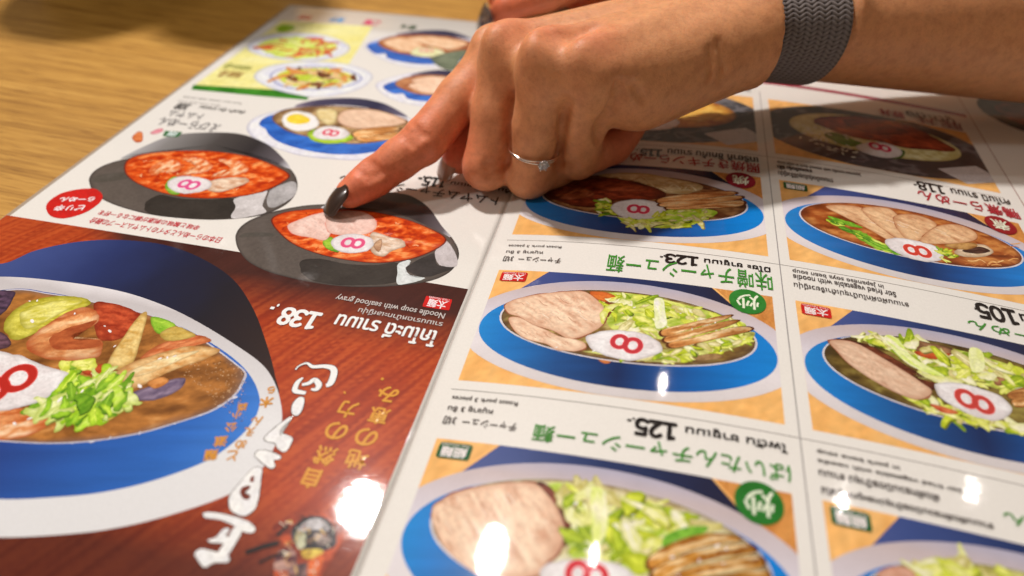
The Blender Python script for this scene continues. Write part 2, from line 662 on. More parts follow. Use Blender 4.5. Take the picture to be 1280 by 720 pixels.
def clip_rect(p, u0, u1, v0, v1):
    for ax, lim, sg in ((0, u0, 1), (0, u1, -1), (1, v0, 1), (1, v1, -1)):
        out = []
        for i in range(len(p)):
            a, b = p[i - 1], p[i]
            ia, ib = (a[ax] - lim) * sg >= 0, (b[ax] - lim) * sg >= 0
            if ia != ib:
                t = (lim - a[ax]) / (b[ax] - a[ax])
                out.append(a + t * (b - a))
            if ib:
                out.append(b)
        p = np.array(out)
        if len(p) < 3:
            return p
    return p


class Sheet:
    """collects flat printed shapes on the page and links them as one mesh"""
    def __init__(self):
        self.v, self.f, self.c, self.n = [], [], [], 0
        self.k = 0

    def add(self, V, F, C):
        self.v.append(V)
        self.f += [[i + self.n for i in q] for q in F]
        self.c.append(C)
        self.n += len(V)

    def shape(self, uvp, layer, f, step=0.9, center=None):
        """star-shaped outline (page coordinates) filled with rings round its middle"""
        uvp = np.asarray(uvp, float)
        p = resample(uvp, step / 1000)
        n = len(p)
        if center is None:
            x, y = p[:, 0], p[:, 1]
            x2, y2 = np.roll(x, -1), np.roll(y, -1)
            cr = x * y2 - x2 * y
            A = cr.sum() / 2
            c = np.array([((x + x2) * cr).sum(), ((y + y2) * cr).sum()]) / (6 * A) if abs(A) > 1e-12 else p.mean(0)
            if A < 0:
                p = p[::-1]
        else:
            c = np.asarray(center)
            if np.sum(p[:, 0] * np.roll(p[:, 1], -1) - np.roll(p[:, 0], -1) * p[:, 1]) < 0:
                p = p[::-1]
        R = max(2, int(np.hypot(*(p - c).T).max() * 1000 / step))
        rs = np.arange(1, R + 1) / R
        Q = np.vstack([c[None]] + [c + (p - c) * r for r in rs])
        rr = np.r_[0, np.repeat(rs, n)]
        ext = np.maximum(np.abs(p - c).max(0), 1e-6)
        F = [[0, 1 + i, 1 + (i + 1) % n] for i in range(n)]
        for k in range(R - 1):
            a, b = 1 + k * n, 1 + (k + 1) * n
            F += [[a + i, b + i, b + (i + 1) % n, a + (i + 1) % n] for i in range(n)]
        self.k += 1
        self.add(lift(Q, layer + self.k * 0.012), F, np.clip(f(Q, rr, (Q - c) / ext), 0, 1))

    def blob(self, px, layer, f, step=0.8, n=6, rough=.05):
        p = resample(smooth(uv(px), n), .0005)
        c = p.mean(0)
        size = np.ptp(p, axis=0).mean()
        j = (fbm(p, size * 130, 3 + len(p), 0, 1, 3) - .5) * 2 * rough
        self.shape(c + (p - c) * (1 + j)[:, None], layer, f, step)

    def poly(self, px, layer, f, step=1.2):
        self.shape(uv(px), layer, f, step)

    def ring(self, c, ax, ay, w, layer, col, n=40):
        """closed band of width w (metres) round an ellipse with half axes ax, ay (page vectors)"""
        c, ax, ay = (np.asarray(a, float) for a in (c, ax, ay))
        t = np.linspace(0, 2 * math.pi, n, endpoint=False)
        e = c + np.outer(np.cos(t), ax) + np.outer(np.sin(t), ay)
        tg = np.outer(-np.sin(t), ax) + np.outer(np.cos(t), ay)
        nm = np.column_stack([tg[:, 1], -tg[:, 0]])
        nm /= np.linalg.norm(nm, axis=1)[:, None]
        V = np.vstack([e - nm * w / 2, e + nm * w / 2])
        self.k += 1
        F = [[i, (i + 1) % n, n + (i + 1) % n, n + i] for i in range(n)]
        V3 = lift(V, layer + self.k * 0.012)
        if ax[0] * ay[1] - ax[1] * ay[0] > 0:
            F = [q[::-1] for q in F]
        self.add(V3, F, np.repeat(alb(col)[None], 2 * n, 0))

    def band(self, pts, w, layer, col):
        """open stroke through page points; w width in metres (scalar or per point)"""
        p = np.asarray(pts, float)
        d = np.gradient(p, axis=0)
        nm = np.column_stack([-d[:, 1], d[:, 0]])
        nm /= np.maximum(np.linalg.norm(nm, axis=1), 1e-9)[:, None]
        w = np.broadcast_to(np.asarray(w, float), (len(p),))[:, None] / 2
        V = np.vstack([p + nm * w, p - nm * w])
        n = len(p)
        self.k += 1
        self.add(lift(V, layer + self.k * 0.012), [[i, n + i, n + i + 1, i + 1] for i in range(n - 1)], np.repeat(alb(col)[None], 2 * n, 0))

    def grid(self, u0, u1, v0, v1, layer, f, step=1.6):
        nu, nv = max(2, int(abs(u1 - u0) * 1000 / step)), max(2, int(abs(v1 - v0) * 1000 / step))
        U, Vv = np.meshgrid(np.linspace(u0, u1, nu + 1), np.linspace(v0, v1, nv + 1), indexing='ij')
        Q = np.column_stack([U.ravel(), Vv.ravel()])
        loc = np.column_stack([(Q[:, 0] - (u0 + u1) / 2) / ((u1 - u0) / 2), (Q[:, 1] - (v0 + v1) / 2) / ((v1 - v0) / 2)])
        F = [[i * (nv + 1) + j, (i + 1) * (nv + 1) + j, (i + 1) * (nv + 1) + j + 1, i * (nv + 1) + j + 1] for i in range(nu) for j in range(nv)]
        self.add(lift(Q, layer), F, np.clip(f(Q, np.abs(loc).max(1), loc), 0, 1))

    def build(self, name, parent, mat=None, label=None):
        o = mesh_obj(name, np.vstack(self.v), self.f, mat or INK, parent, True, np.vstack(self.c))
        if label:
            o['label'] = label
        return o


def ellipse(c, ax, ay, n=72):
    t = np.linspace(0, 2 * math.pi, n, endpoint=False)
    return np.asarray(c) + np.outer(np.cos(t), ax) + np.outer(np.sin(t), ay)


# ---- lettering: Blender's built-in face, flattened onto the page
def glyphs(s):
    c = bpy.data.curves.new('t', 'FONT')
    c.body = s
    c.resolution_u = 3
    o = bpy.data.objects.new('t', c)
    me = bpy.data.meshes.new_from_object(o)
    V = np.array([v.co[:2] for v in me.vertices]).reshape(-1, 2)
    F = [list(p.vertices) for p in me.polygons]
    bpy.data.objects.remove(o)
    bpy.data.curves.remove(c)
    bpy.data.meshes.remove(me)
    return V, F


def packed(s, gap=0.05):
    """full-width figures set tightly"""
    VV, FF, x = [], [], 0
    for ch in s:
        V, F = glyphs(ch)
        V = V - [V[:, 0].min() - x, 0]
        FF += [[i + sum(len(a) for a in VV) for i in q] for q in F]
        VV.append(V)
        x = V[:, 0].max() + gap
    return np.vstack(VV), FF


def letter(sh, s, start, end, col, bold=0.0, layer=15, tight=False, wobble=0):
    """write s on the page. start: image point where reading starts, on the base line; end: image point where it ends, at the top of the letters"""
    V, F = packed(s) if tight else glyphs(s)
    a, b = uv([start])[0], uv([end])[0]
    put(sh, V, F, a, np.array([b[0] - a[0], 0]), np.array([0, b[1] - a[1]]), col, bold, layer)


def put(sh, V, F, a, ex, ey, col, bold, layer):
    lo, hi = V.min(0), V.max(0)
    T = (V - lo) / np.maximum(hi - lo, 1e-6)
    Q = a + T[:, :1] * ex + T[:, 1:] * ey
    flip = ex[0] * ey[1] - ex[1] * ey[0] < 0
    FF = [q[::-1] for q in F] if flip else F
    C = np.repeat(alb(col)[None], len(Q), 0)
    shifts = [(0, 0)]
    if bold:
        shifts += [(bold * math.cos(w), bold * math.sin(w)) for w in np.arange(8) * math.pi / 4]
    for d in shifts:
        sh.k += 1
        sh.add(lift(Q + np.array(d) / 1000, layer + sh.k * 0.004), FF, C)


def letter_at(sh, s, centre, size, col, bold=0.0, layer=15, turn=180.0, squash=1.0):
    """one run of letters centred on an image point; size = letter height in mm; turn = rotation on the page in degrees"""
    V, F = glyphs(s)
    lo, hi = V.min(0), V.max(0)
    w, h = (hi - lo)
    k = size / 1000 / max(h, 0.55 if len(s) == 1 else h)
    a = math.radians(turn)
    ux, uy = np.array([math.cos(a), math.sin(a)]) * squash, np.array([-math.sin(a), math.cos(a)])
    c = uv([centre])[0]
    put(sh, V, F, c - ux * w * k / 2 - uy * h * k / 2, ux * w * k, uy * h * k, col, bold, layer)
# ------------------------------------------------------------------ the menu: sheets
MENU = empty('menu')
tag(MENU, 'open laminated noodle menu with bowl pictures lying upside down on the wooden table', 'menu')


def paper_sheet(name, u0, u1, v0, v1):
    t = 0.00032
    nu, nv = int((u1 - u0) * 1000 / 2.0), 12
    V, F = [], []
    U = np.linspace(u0, u1, nu + 1)
    for lay in (0, 1):
        for u in U:
            z = float(zs(u)) - lay * t
            for j in range(nv + 1):
                V.append((u, v0 + (v1 - v0) * j / nv, z))
    s = nv + 1
    N = (nu + 1) * s
    for i in range(nu):
        for j in range(nv):
            a, b, c, d = i * s + j, (i + 1) * s + j, (i + 1) * s + j + 1, i * s + j + 1
            F += [[a, b, c, d], [N + d, N + c, N + b, N + a]]
        for j in (0, nv):
            a, b = i * s + j, (i + 1) * s + j
            F.append([a, N + a, N + b, b] if j == 0 else [b, N + b, N + a, a])
    for i in (0, nu):
        for j in range(nv):
            a, b = i * s + j, i * s + j + 1
            F.append([b, N + b, N + a, a] if i == 0 else [a, N + a, N + b, b])
    C = np.repeat(PAPER[None], len(V), 0)
    return mesh_obj(name, V, F, INK, MENU, True, C)


PV0, PV1 = -0.165, 0.2126
paper_sheet('left_page', -0.1684, -0.00003, PV0, PV1)
paper_sheet('right_page', 0.00003, 0.275, PV0, PV1)
sh = Sheet()
sh.band([(-.1676, v) for v in np.linspace(PV0 + .001, PV1 - .0006, 120)], .0016, .6, (168, 146, 122))
sh.band([(u, PV1 - .0008) for u in np.linspace(-.1682, .26, 160)], .0016, .7, (176, 156, 136))
sh.build('laminate_edge', MENU)
sh = Sheet()
sh.band([(.0003, v) for v in np.linspace(PV0 + .001, PV1 - .002, 120)], .0004, .8, (196, 180, 164))
sh.build('fold_line', MENU)

UL = (0.00613, 0.09370)          # left edges of the two picture columns
PW, PH, PITCHV, PT = 0.08119, 0.04586, 0.06451, 0.00976
UD = 0.09051


def zoom(s, ox, oy):
    return lambda pts: [(ox + x / s, oy + y / s) for x, y in pts]


def panel(col, row):
    """picture panel; row 1 is the one level with the middle of the photograph. returns st -> page map"""
    u0 = UL[col]
    vt = PT + (1 - row) * PITCHV
    return u0, u0 + PW, vt - PH, vt


def st(pn, pts):
    u0, u1, v0, v1 = pn
    p = np.asarray(pts, float)
    return np.column_stack([u0 + (u1 - u0) * p[:, 0], v1 - (v1 - v0) * p[:, 1]])


WOOD = ink([(0, (232, 162, 84)), (.5, (240, 176, 98)), (1, (246, 186, 110))], 2.2, 5, 80, 6, .9)
DKWOOD = ink([(0, (196, 120, 52)), (1, (222, 150, 76))], 1.6, 9, 70, 6, 1.2)


def blue_inside(q, r, loc):
    x = np.clip((loc[:, 0] + 1) / 2, 0, 1)
    c = lerpc([(0, (30, 128, 190)), (.10, (22, 114, 180)), (.30, (22, 74, 128)), (.50, (18, 40, 82)), (.70, (14, 80, 144)), (.90, (6, 118, 190)), (1, (18, 126, 196))], x)
    n = fbm(q, 2.4, 4, 10, 7)
    return c * (0.84 + 0.32 * n)[:, None]


def navy_body(q, r, loc):
    x = (loc[:, 0] + 1) / 2
    c = lerpc([(0, (86, 92, 140)), (.22, (58, 74, 124)), (.5, (32, 48, 88)), (.8, (32, 34, 58)), (1, (40, 34, 44))], x + .06 * (fbm(q, 4, 3) - .5))
    return c


def rim_white(q, r, loc):
    y = np.clip((loc[:, 1] + 1) / 2, 0, 1)          # 0 = towards the viewer
    c = lerpc([(0, (208, 194, 184)), (.35, (226, 212, 204)), (.62, (212, 198, 196)), (.88, (196, 174, 166)), (1, (176, 166, 176))], y)
    return c * (0.94 + .12 * fbm(q, 5, 8))[:, None]


def blue_panel(name, col, row, soup, label):
    pn = panel(col, row)
    s = Sheet()
    s.grid(*pn, 1, WOOD)
    # darker corner of the table top in the picture
    s.shape(st(pn, [(.80, 0), (1, 0), (1, .40), (.93, .26)]), 1, DKWOOD, 1.0)
    root = s.build(name, MENU, None, label)
    b = Sheet()
    b.shape(st(pn, [(.195, 0.0), (.79, 0.0), (.86, .14), (.94, .32), (.98, .46), (.5, .5), (.0, .5), (.03, .38), (.10, .2)]), 2, navy_body, 1.2)
    rim = clip_rect(ellipse((.5, .525), (.565, 0), (0, .475), 120), 0, 1, 0, .998)
    b.shape(st(pn, rim), 3, rim_white, 1.0, st(pn, [(.5, .525)])[0])
    b.shape(st(pn, ellipse((.5, .535), (.497, 0), (0, .398), 110)), 4, blue_inside, 0.9)
    # printed gloss streak on the glaze and the pale lip of the soup line
    b.build('bowl', root)
    c = Sheet()
    c.shape(st(pn, ellipse((.5, .44), (.437, 0), (0, .306), 100)), 4.8, flat((214, 200, 192)), 1.6)
    c.shape(st(pn, ellipse((.5, .437), (.430, 0), (0, .300), 100)), 5, soup, 0.8)
    c.build('soup', root)
    return root, pn


def leaf(sh, c, L, wd, ang, bend, layer, f, seed):
    rs = random.Random(seed)
    a = math.radians(ang)
    ax, ay = np.array([math.cos(a), math.sin(a)]), np.array([-math.sin(a), math.cos(a)])
    n = 7
    up, dn = [], []
    for i in range(n):
        t = i / (n - 1)
        x = (t - .5) * L
        b = bend * L * (t - .5) ** 2 * 2
        w = wd * (0.30 + 0.70 * math.sin(math.pi * min(max(t, .06), .94))) * rs.uniform(.7, 1.25)
        m = np.asarray(c) + ax * x + ay * b
        up.append(m + ay * w / 2)
        dn.append(m - ay * w / 2)
    p = smooth(np.array(up + dn[::-1]), 4)
    sh.shape(p, layer, f, 0.55)


def inside(p, poly):
    x, y = p
    r = False
    for i in range(len(poly)):
        a, b = poly[i - 1], poly[i]
        if (a[1] > y) != (b[1] > y) and x < (b[0] - a[0]) * (y - a[1]) / (b[1] - a[1]) + a[0]:
            r = not r
    return r


CABB = [((170, 180, 24), (222, 222, 70)), ((206, 208, 56), (242, 236, 130)), ((228, 222, 130), (248, 242, 196)), ((124, 150, 20), (190, 200, 44)), ((216, 212, 80), (244, 238, 164)), ((196, 178, 90), (236, 220, 160))]
DARKG = [((60, 100, 16), (120, 160, 30)), ((110, 150, 30), (170, 200, 60))]


def cabbage(parent, region, n, size, seed, pal=CABB, name='shredded_cabbage', layer=6, ang=(-70, 70), extra=(), base=None):
    """loose strips of cabbage within a region (image points)"""
    rs = random.Random(seed)
    sh = Sheet()
    poly = uv(region)
    if base:
        sh.shape(smooth(poly, 4), layer - .4, base, 0.7)
    lo, hi = poly.min(0), poly.max(0)
    k = 0
    n, size = int(n * 1.35), size * .92
    while k < n:
        p = (rs.uniform(lo[0], hi[0]), rs.uniform(lo[1], hi[1]))
        if not inside(p, poly):
            continue
        k += 1
        c1, c2 = rs.choice(pal)
        L = size / 1000 * rs.uniform(.7, 1.7)
        f = ink([(0, c1), (1, c2)], 1.3, rs.randrange(999), rs.uniform(0, 180), 3, 1.9, edge=(tuple(int(v * .9) for v in c1), .4), shade=(rs.uniform(-.3, .3), -.5, .10))
        g, bd, wd, sd = rs.uniform(*ang), rs.uniform(-.35, .35), rs.uniform(.26, .6), rs.random()
        big = 1.7 if rs.random() < .14 else 1.0
        if rs.random() < .16:
            leaf(sh, (p[0] + .0003, p[1] - .0003), L * big, L * wd * 1.12, g, bd, layer, flat(tuple(int(v * .66) for v in c1)), sd)
        leaf(sh, p, L * big, L * wd, g, bd, layer, f, sd)
        if rs.random() < .4:
            a = math.radians(g)
            e = np.array([math.cos(a), math.sin(a)]) * L * big * .4
            sh.band(smooth([np.array(p) - e, np.array(p) + [0, -.0001], np.array(p) + e], 4, False), L * wd * .10, layer, tuple(min(255, v + 16) for v in c2))
    for e in extra:
        e(sh)
    return sh.build(name, parent)


def pork(parent, slices, pale=(240, 202, 164), deep=(208, 152, 116), rimc=(150, 84, 54), ang=-35, name='pork_slice', layer=7, lines=True, seed=1):
    sh = Sheet()
    for k, px in enumerate(slices):
        sh.blob(px, layer + .25 * k - .1, flat(rimc), .9)
        u = smooth(uv(px), 6)
        c = u.mean(0)
        sh.shape(c + (u - c) * .975, layer + .25 * k, ink([(0, deep), (.35, tuple((u_ * 2 + v_) // 3 for u_, v_ in zip(pale, deep))), (.7, pale), (1, tuple(min(255, v_ + 10) for v_ in pale))], 1.1, 20 + seed + k, ang, 3.5, 1.25, edge=(deep, .22), shade=(.2, .4, .06)), .5)
        if lines:                                       # the grain of the meat
            rs = random.Random(seed * 7 + k)
            a = math.radians(ang)
            d = np.array([math.cos(a), math.sin(a)])
            pts = uv(px)
            ext = np.ptp(pts, axis=0).max()
            for _ in range(int(44 * ext / .03)):
                p = (rs.uniform(pts[:, 0].min(), pts[:, 0].max()), rs.uniform(pts[:, 1].min(), pts[:, 1].max()))
                L = rs.uniform(.0012, .0040)
                p2 = np.array(p) + d * L
                q = c + (pts - c) * .93
                if inside(p, q) and inside(p2, q):
                    m = (np.array(p) + p2) / 2 + np.array([-d[1], d[0]]) * rs.uniform(-.0004, .0004)
                    sh.band(smooth([p, m, p2], 4, False), rs.uniform(.00008, .00020), layer + .25 * k + .35, rs.choice([(204, 146, 110), (190, 128, 96), (214, 160, 124), (250, 226, 198)]))
    return sh.build(name, parent)


def fish_cake(parent, px, c8, r8, turn=0, col=(206, 60, 72), layer=8, body=((222, 206, 196), (240, 230, 222)), w=.52):
    """white fish cake with its pink figure eight; c8 centre (image), r8 loop radius in mm, turn: direction of the long axis on the page"""
    sh = Sheet()
    sh.blob(px, layer, ink([(0, body[0]), (1, body[1])], 4, 3, edge=(tuple(int(v * .86) for v in body[0]), .16), shade=(0, .5, .05)), .6)
    c = uv([c8])[0]
    a = math.radians(turn + 9 * math.sin(c8[0] * 1.7))
    ax, ay = np.array([math.cos(a), math.sin(a)]), np.array([-math.sin(a), math.cos(a)])
    r = r8 / 1000 * .90
    for sg in (-1, 1):
        k = 1 + .05 * sg * math.cos(c8[0])
        o = c + ax * sg * r * .80
        sh.ring(o, ax * r * k * .84, ay * r * k, w * r * 1.25, layer + .6, tuple(min(255, v + 40) for v in col))
    for sg in (-1, 1):
        k = 1 + .05 * sg * math.cos(c8[0])
        o = c + ax * sg * r * .80
        sh.ring(o, ax * r * k * .84, ay * r * k, w * r * .95, layer + .8, col)
    return sh.build('fish_cake', parent)


def bamboo(parent, strips, layer=9, cols=((150, 84, 34), (206, 140, 74)), name='bamboo_shoots', hi=(240, 206, 150)):
    sh = Sheet()
    for k, px in enumerate(strips):
        p = uv(px)
        d = p[np.argmax(p[:, 0])] - p[np.argmin(p[:, 0])]
        a = math.degrees(math.atan2(d[1], d[0]))
        sh.shape(smooth(p, 4), layer + .3 * k - .15, flat((96, 48, 20)), .9)
        c = p.mean(0)
        sh.shape(smooth(c + (p - c) * .93, 4), layer + .3 * k, ink([(0, cols[0]), (.55, cols[1]), (1, hi)], .8, 40 + k, a, 9, 1.7, shade=(0, -.8, .3)), .5)
    return sh.build(name, parent)


def bits(parent, name, specs, layer=8):
    """loose pieces of one ingredient, each a part of its own"""
    for k, (px, c1, c2) in enumerate(specs):
        sh = Sheet()
        sh.k = 5 * k
        sh.blob(px, layer, ink([(0, c1), (1, c2)], 1.1, 60 + k, 20 * k, 3, 1.8, edge=(tuple(int(v * .8) for v in c1), .3), shade=(.2, .5, .12)), .5)
        o = sh.build(name, parent)
    return o


def glints(parent, pts, r=.25, col=(250, 238, 220), layer=12):
    sh = Sheet()
    rs = random.Random(len(pts))
    for p in pts:
        c = uv([p])[0]
        a = rs.uniform(0, 3)
        k = r / 1000 * rs.uniform(.6, 1.4)
        sh.shape(ellipse(c, (k * 1.6 * math.cos(a), k * 1.6 * math.sin(a)), (-k * .7 * math.sin(a), k * .7 * math.cos(a)), 14), layer, flat(col), .3)
    return sh.build('soup_glints', parent)


def stamp(parent, pn, kind):
    """small noodle-type stamp in the panel corner"""
    sh = Sheet()
    red = kind == 'thick'
    c = (200, 28, 24) if red else (22, 88, 44)
    u0, u1, v0, v1 = pn
    a, b = u0 + PW * .016, u0 + PW * .117
    t, bt = v1 - PH * .022, v1 - PH * .118
    rr = .0004
    p = []
    for cx, cy, w0 in ((b - rr, t - rr, 0), (a + rr, t - rr, 90), (a + rr, bt + rr, 180), (b - rr, bt + rr, 270)):
        p += [(cx + rr * math.cos(math.radians(w0 + w)), cy + rr * math.sin(math.radians(w0 + w))) for w in (0, 30, 60, 90)]
    sh.shape(p, 13, flat(c), 1)
    W_ = b - a
    V, F = glyphs('太麺' if red else '細麺')
    put(sh, V, F, (b - .12 * W_, t - .0012), np.array([-.76 * W_, 0]), np.array([0, -(t - bt - .0016)]), (244, 226, 214), .07, 14)
    V, F = glyphs('Thick Noodles' if red else 'Thin Noodles')
    put(sh, V, F, (b - .06 * W_, t - .00025), np.array([-.88 * W_, 0]), np.array([0, -.0007]), (240, 214, 204), 0, 14)
    return sh.build('noodle_stamp', parent, None, 'red thick noodle stamp' if red else 'green thin noodle stamp')


def badge(parent, pn, ch, col, size=6.2):
    sh = Sheet()
    c = st(pn, [(.912, .085)])[0]
    r = .0052
    sh.shape(ellipse(c, (r, 0), (0, r), 48), 13, ink([(0, col), (1, tuple(min(255, v + 10) for v in col))], 3, 2), 1)
    V, F = glyphs(ch)
    s = size / 1000
    put(sh, V, F, c + (s / 2, s * .5), np.array([-s, 0]), np.array([0, -s]), (232, 230, 196), .10, 14)
    return sh.build('badge', parent, None, 'round badge with a white character')


# ------------------------------------------------------------------ right page, column one
GREEN, RED, BLACK, GREY = (66, 138, 46), (178, 42, 52), (34, 28, 26), (84, 74, 68)
BROTH = ink([(0, (92, 60, 26)), (.5, (138, 104, 48)), (1, (186, 164, 90))], 1.8, 3, 20, 2, 1.7, edge=((84, 60, 44), .12))

# --- roast pork in miso
Z = zoom(2.77, 540, 320)
root, pn = blue_panel('dish_picture', 0, 1, BROTH, 'picture of a blue bowl with pale pork, cabbage and bamboo shoots under green lettering')
cabbage(root, Z([(590, 135), (700, 132), (860, 165), (1000, 205), (1090, 245), (960, 300), (800, 290), (640, 262), (600, 215)]), 70, 3.6, 11, base=ink([(0, (150, 170, 40)), (1, (226, 224, 110))], 1.6, 7, 30, 3, 2),
        extra=[lambda s: s.blob(Z([(770, 150), (800, 150), (806, 190), (812, 240), (775, 250), (770, 200)]), 6.9, ink([(0, (226, 226, 150)), (1, (248, 244, 214))], 1.2, 5, 90, 4), .5)])
cabbage(root, Z([(520, 330), (700, 352), (900, 318), (1105, 262), (1090, 300), (960, 348), (800, 368), (640, 350)]), 44, 3.2, 12, layer=6.2, base=ink([(0, (140, 130, 50)), (1, (222, 220, 120))], 1.4, 9, 10, 3, 2))
bits(root, 'carrot', [(Z([(548, 124), (610, 128), (642, 150), (600, 160), (560, 145)]), (196, 84, 32), (226, 120, 50)),
                      (Z([(600, 160), (640, 168), (622, 196), (606, 215), (598, 190)]), (92, 38, 20), (140, 66, 34)),
                      (Z([(575, 360), (620, 366), (600, 374)]), (190, 96, 44), (214, 130, 70)),
                      (Z([(900, 350), (980, 338), (1010, 352), (930, 364)]), (130, 90, 50), (180, 140, 90))], 6.8)
pork(root, [Z([(248, 172), (280, 152), (345, 136), (400, 128), (470, 122), (530, 123), (572, 150), (600, 182), (608, 212), (590, 245), (545, 272), (480, 290), (420, 262), (350, 240), (300, 212), (262, 200)]),
            Z([(262, 216), (300, 212), (345, 236), (400, 258), (446, 280), (520, 296), (536, 318), (500, 332), (462, 330), (430, 326), (396, 306), (330, 290), (286, 262)])], seed=2)
bamboo(root, [Z([(790, 258), (880, 235), (1000, 208), (1046, 204), (1006, 224), (890, 256), (800, 282)]), Z([(800, 284), (900, 256), (1006, 228), (1070, 222), (1020, 246), (900, 280), (812, 304)]),
              Z([(812, 304), (900, 284), (1040, 248), (1108, 246), (1100, 262), (950, 296), (830, 322)])])
fish_cake(root, Z([(532, 285), (580, 264), (650, 258), (730, 270), (788, 300), (796, 328), (750, 352), (690, 364), (620, 352), (560, 328)]), Z([(672, 304)])[0], 2.55, 176, (196, 52, 56))
glints(root, Z([(560, 330), (430, 318), (1000, 330), (1080, 290), (900, 255), (980, 232), (700, 180), (860, 200)]))
stamp(root, pn, 'thick')
badge(root, pn, '炒', (40, 116, 36))

# --- roast pork in white soup
Z = zoom(2.667, 480, 480)
root, pn = blue_panel('dish_picture', 0, 2, ink([(0, (176, 150, 90)), (.5, (214, 196, 140)), (1, (232, 220, 180))], 1.8, 13, 20, 2, 1.6, edge=((120, 92, 70), .10)), 'picture of a blue bowl with a large pork slice and brown bamboo shoots, nearest the viewer')
cabbage(root, Z([(540, 340), (640, 338), (800, 376), (960, 430), (1100, 490), (1000, 530), (880, 600), (800, 640), (640, 600), (606, 480)]), 62, 5.0, 21, base=ink([(0, (170, 190, 50)), (1, (232, 232, 140))], 1.8, 7, 40, 3, 2),
        extra=[lambda s: s.blob(Z([(940, 505), (1010, 478), (1080, 476), (1060, 500), (980, 520), (930, 545)]), 6.9, ink([(0, (80, 140, 30)), (1, (140, 190, 60))], 1.2, 5), .5),
               lambda s: s.blob(Z([(690, 350), (730, 356), (745, 420), (740, 500), (700, 540), (690, 440)]), 6.8, ink([(0, (222, 226, 110)), (1, (246, 244, 190))], 1.2, 5, 90, 4), .5)])
bits(root, 'carrot', [(Z([(612, 372), (634, 366), (640, 390), (618, 400)]), (214, 92, 30), (236, 130, 60)), (Z([(768, 512), (800, 488), (806, 506), (780, 530)]), (214, 92, 30), (236, 130, 60)),
                      (Z([(505, 330), (548, 338), (590, 390), (622, 460), (618, 520), (600, 540), (604, 470), (570, 390)]), (84, 34, 22), (140, 66, 44))], 6.8)
pork(root, [Z([(166, 400), (190, 384), (222, 366), (270, 350), (350, 334), (430, 326), (506, 330), (548, 366), (586, 420), (606, 478), (600, 530), (578, 574), (544, 600), (520, 640), (420, 660), (330, 650), (262, 600), (210, 556), (176, 500), (158, 440)]),
            Z([(166, 404), (200, 390), (216, 430), (222, 490), (262, 560), (320, 640), (262, 602), (210, 556), (176, 500), (158, 440)])], seed=4, ang=-50)
bamboo(root, [Z([(870, 590), (930, 545), (1040, 504), (1140, 500), (1200, 520), (1100, 536), (980, 570), (890, 626)]), Z([(884, 628), (980, 574), (1110, 540), (1210, 530), (1244, 560), (1120, 580), (1000, 612), (910, 668)]),
              Z([(910, 668), (1010, 616), (1130, 586), (1250, 570), (1268, 610), (1140, 628), (1020, 660), (940, 700)]), Z([(960, 700), (1040, 660), (1150, 634), (1276, 620), (1280, 660), (1150, 680)])], cols=((140, 74, 20), (204, 138, 52)))
fish_cake(root, Z([(520, 632), (546, 600), (620, 584), (700, 586), (790, 604), (836, 640), (830, 690), (760, 730), (640, 736), (548, 700)]), Z([(676, 640)])[0], 2.5, 178, (206, 44, 52))
glints(root, Z([(1110, 540), (960, 578), (980, 640), (1130, 600), (1140, 550), (1050, 590), (640, 400), (830, 440)]), .3)
stamp(root, pn, 'thin')
badge(root, pn, '炒', (36, 108, 34))

# --- teriyaki chicken
Z = zoom(3.2, 600, 150)
root, pn = blue_panel('dish_picture', 0, 0, ink([(0, (70, 36, 20)), (.5, (120, 66, 34)), (1, (170, 120, 70))], 1.8, 33, 0, 2, 1.7, edge=((60, 40, 30), .1)), 'picture of a blue bowl with teriyaki chicken and noodles beside the hand')
bits(root, 'noodles', [(Z([(470, 222), (560, 212), (660, 214), (780, 236), (890, 262), (860, 290), (760, 296), (690, 270), (580, 240)]), (206, 170, 110), (240, 218, 166))], 6)
sh = Sheet()
rs = random.Random(5)
for k in range(26):
    x = rs.uniform(500, 820)
    y = 222 + (x - 500) * .17 + rs.uniform(-8, 26)
    sh.band(smooth(uv(Z([(x, y), (x + 22, y + rs.uniform(-12, 4)), (x + 50, y + rs.uniform(-4, 14))])), 5, False), .00045, 6.6, rs.choice([(238, 214, 160), (196, 150, 90), (246, 228, 184)]))
sh.build('noodle_strands', root)
bits(root, 'chicken', [(Z([(270, 296), (340, 258), (430, 236), (560, 236), (690, 268), (744, 300), (690, 318), (620, 322), (540, 322), (440, 352), (340, 336)]), (84, 26, 14), (164, 66, 36)),
                       (Z([(440, 250), (560, 246), (680, 274), (600, 290), (480, 280)]), (110, 38, 20), (186, 88, 50)), (Z([(300, 300), (400, 270), (460, 300), (360, 320)]), (120, 50, 26), (196, 110, 66))], 7)
cabbage(root, Z([(436, 342), (490, 316), (540, 330), (545, 378), (480, 384)]), 22, 2.6, 31, pal=CABB[:4] + DARKG, layer=7.4, name='lettuce')
bamboo(root, [Z([(705, 318), (800, 300), (990, 284), (1030, 298), (860, 320), (720, 336)]), Z([(716, 334), (860, 320), (1034, 302), (1046, 318), (880, 340), (730, 350)]), Z([(740, 350), (880, 340), (1048, 322), (1050, 346), (900, 356), (760, 360)])], cols=((176, 96, 44), (226, 158, 92)))
cabbage(root, Z([(556, 392), (640, 398), (750, 362), (850, 352), (950, 368), (900, 400), (820, 428), (700, 432), (600, 424)]), 48, 3.0, 32, layer=7.6, base=ink([(0, (150, 190, 30)), (1, (222, 230, 90))], 1.3, 7, 30, 3, 2), name='lettuce')
fish_cake(root, Z([(524, 350), (546, 330), (620, 318), (690, 326), (738, 350), (736, 376), (690, 394), (620, 398), (556, 384)]), Z([(634, 358)])[0], 2.2, 180, (206, 56, 76))
badge(root, pn, '焼', (140, 22, 34), 5.6)
stamp(root, pn, 'thick')

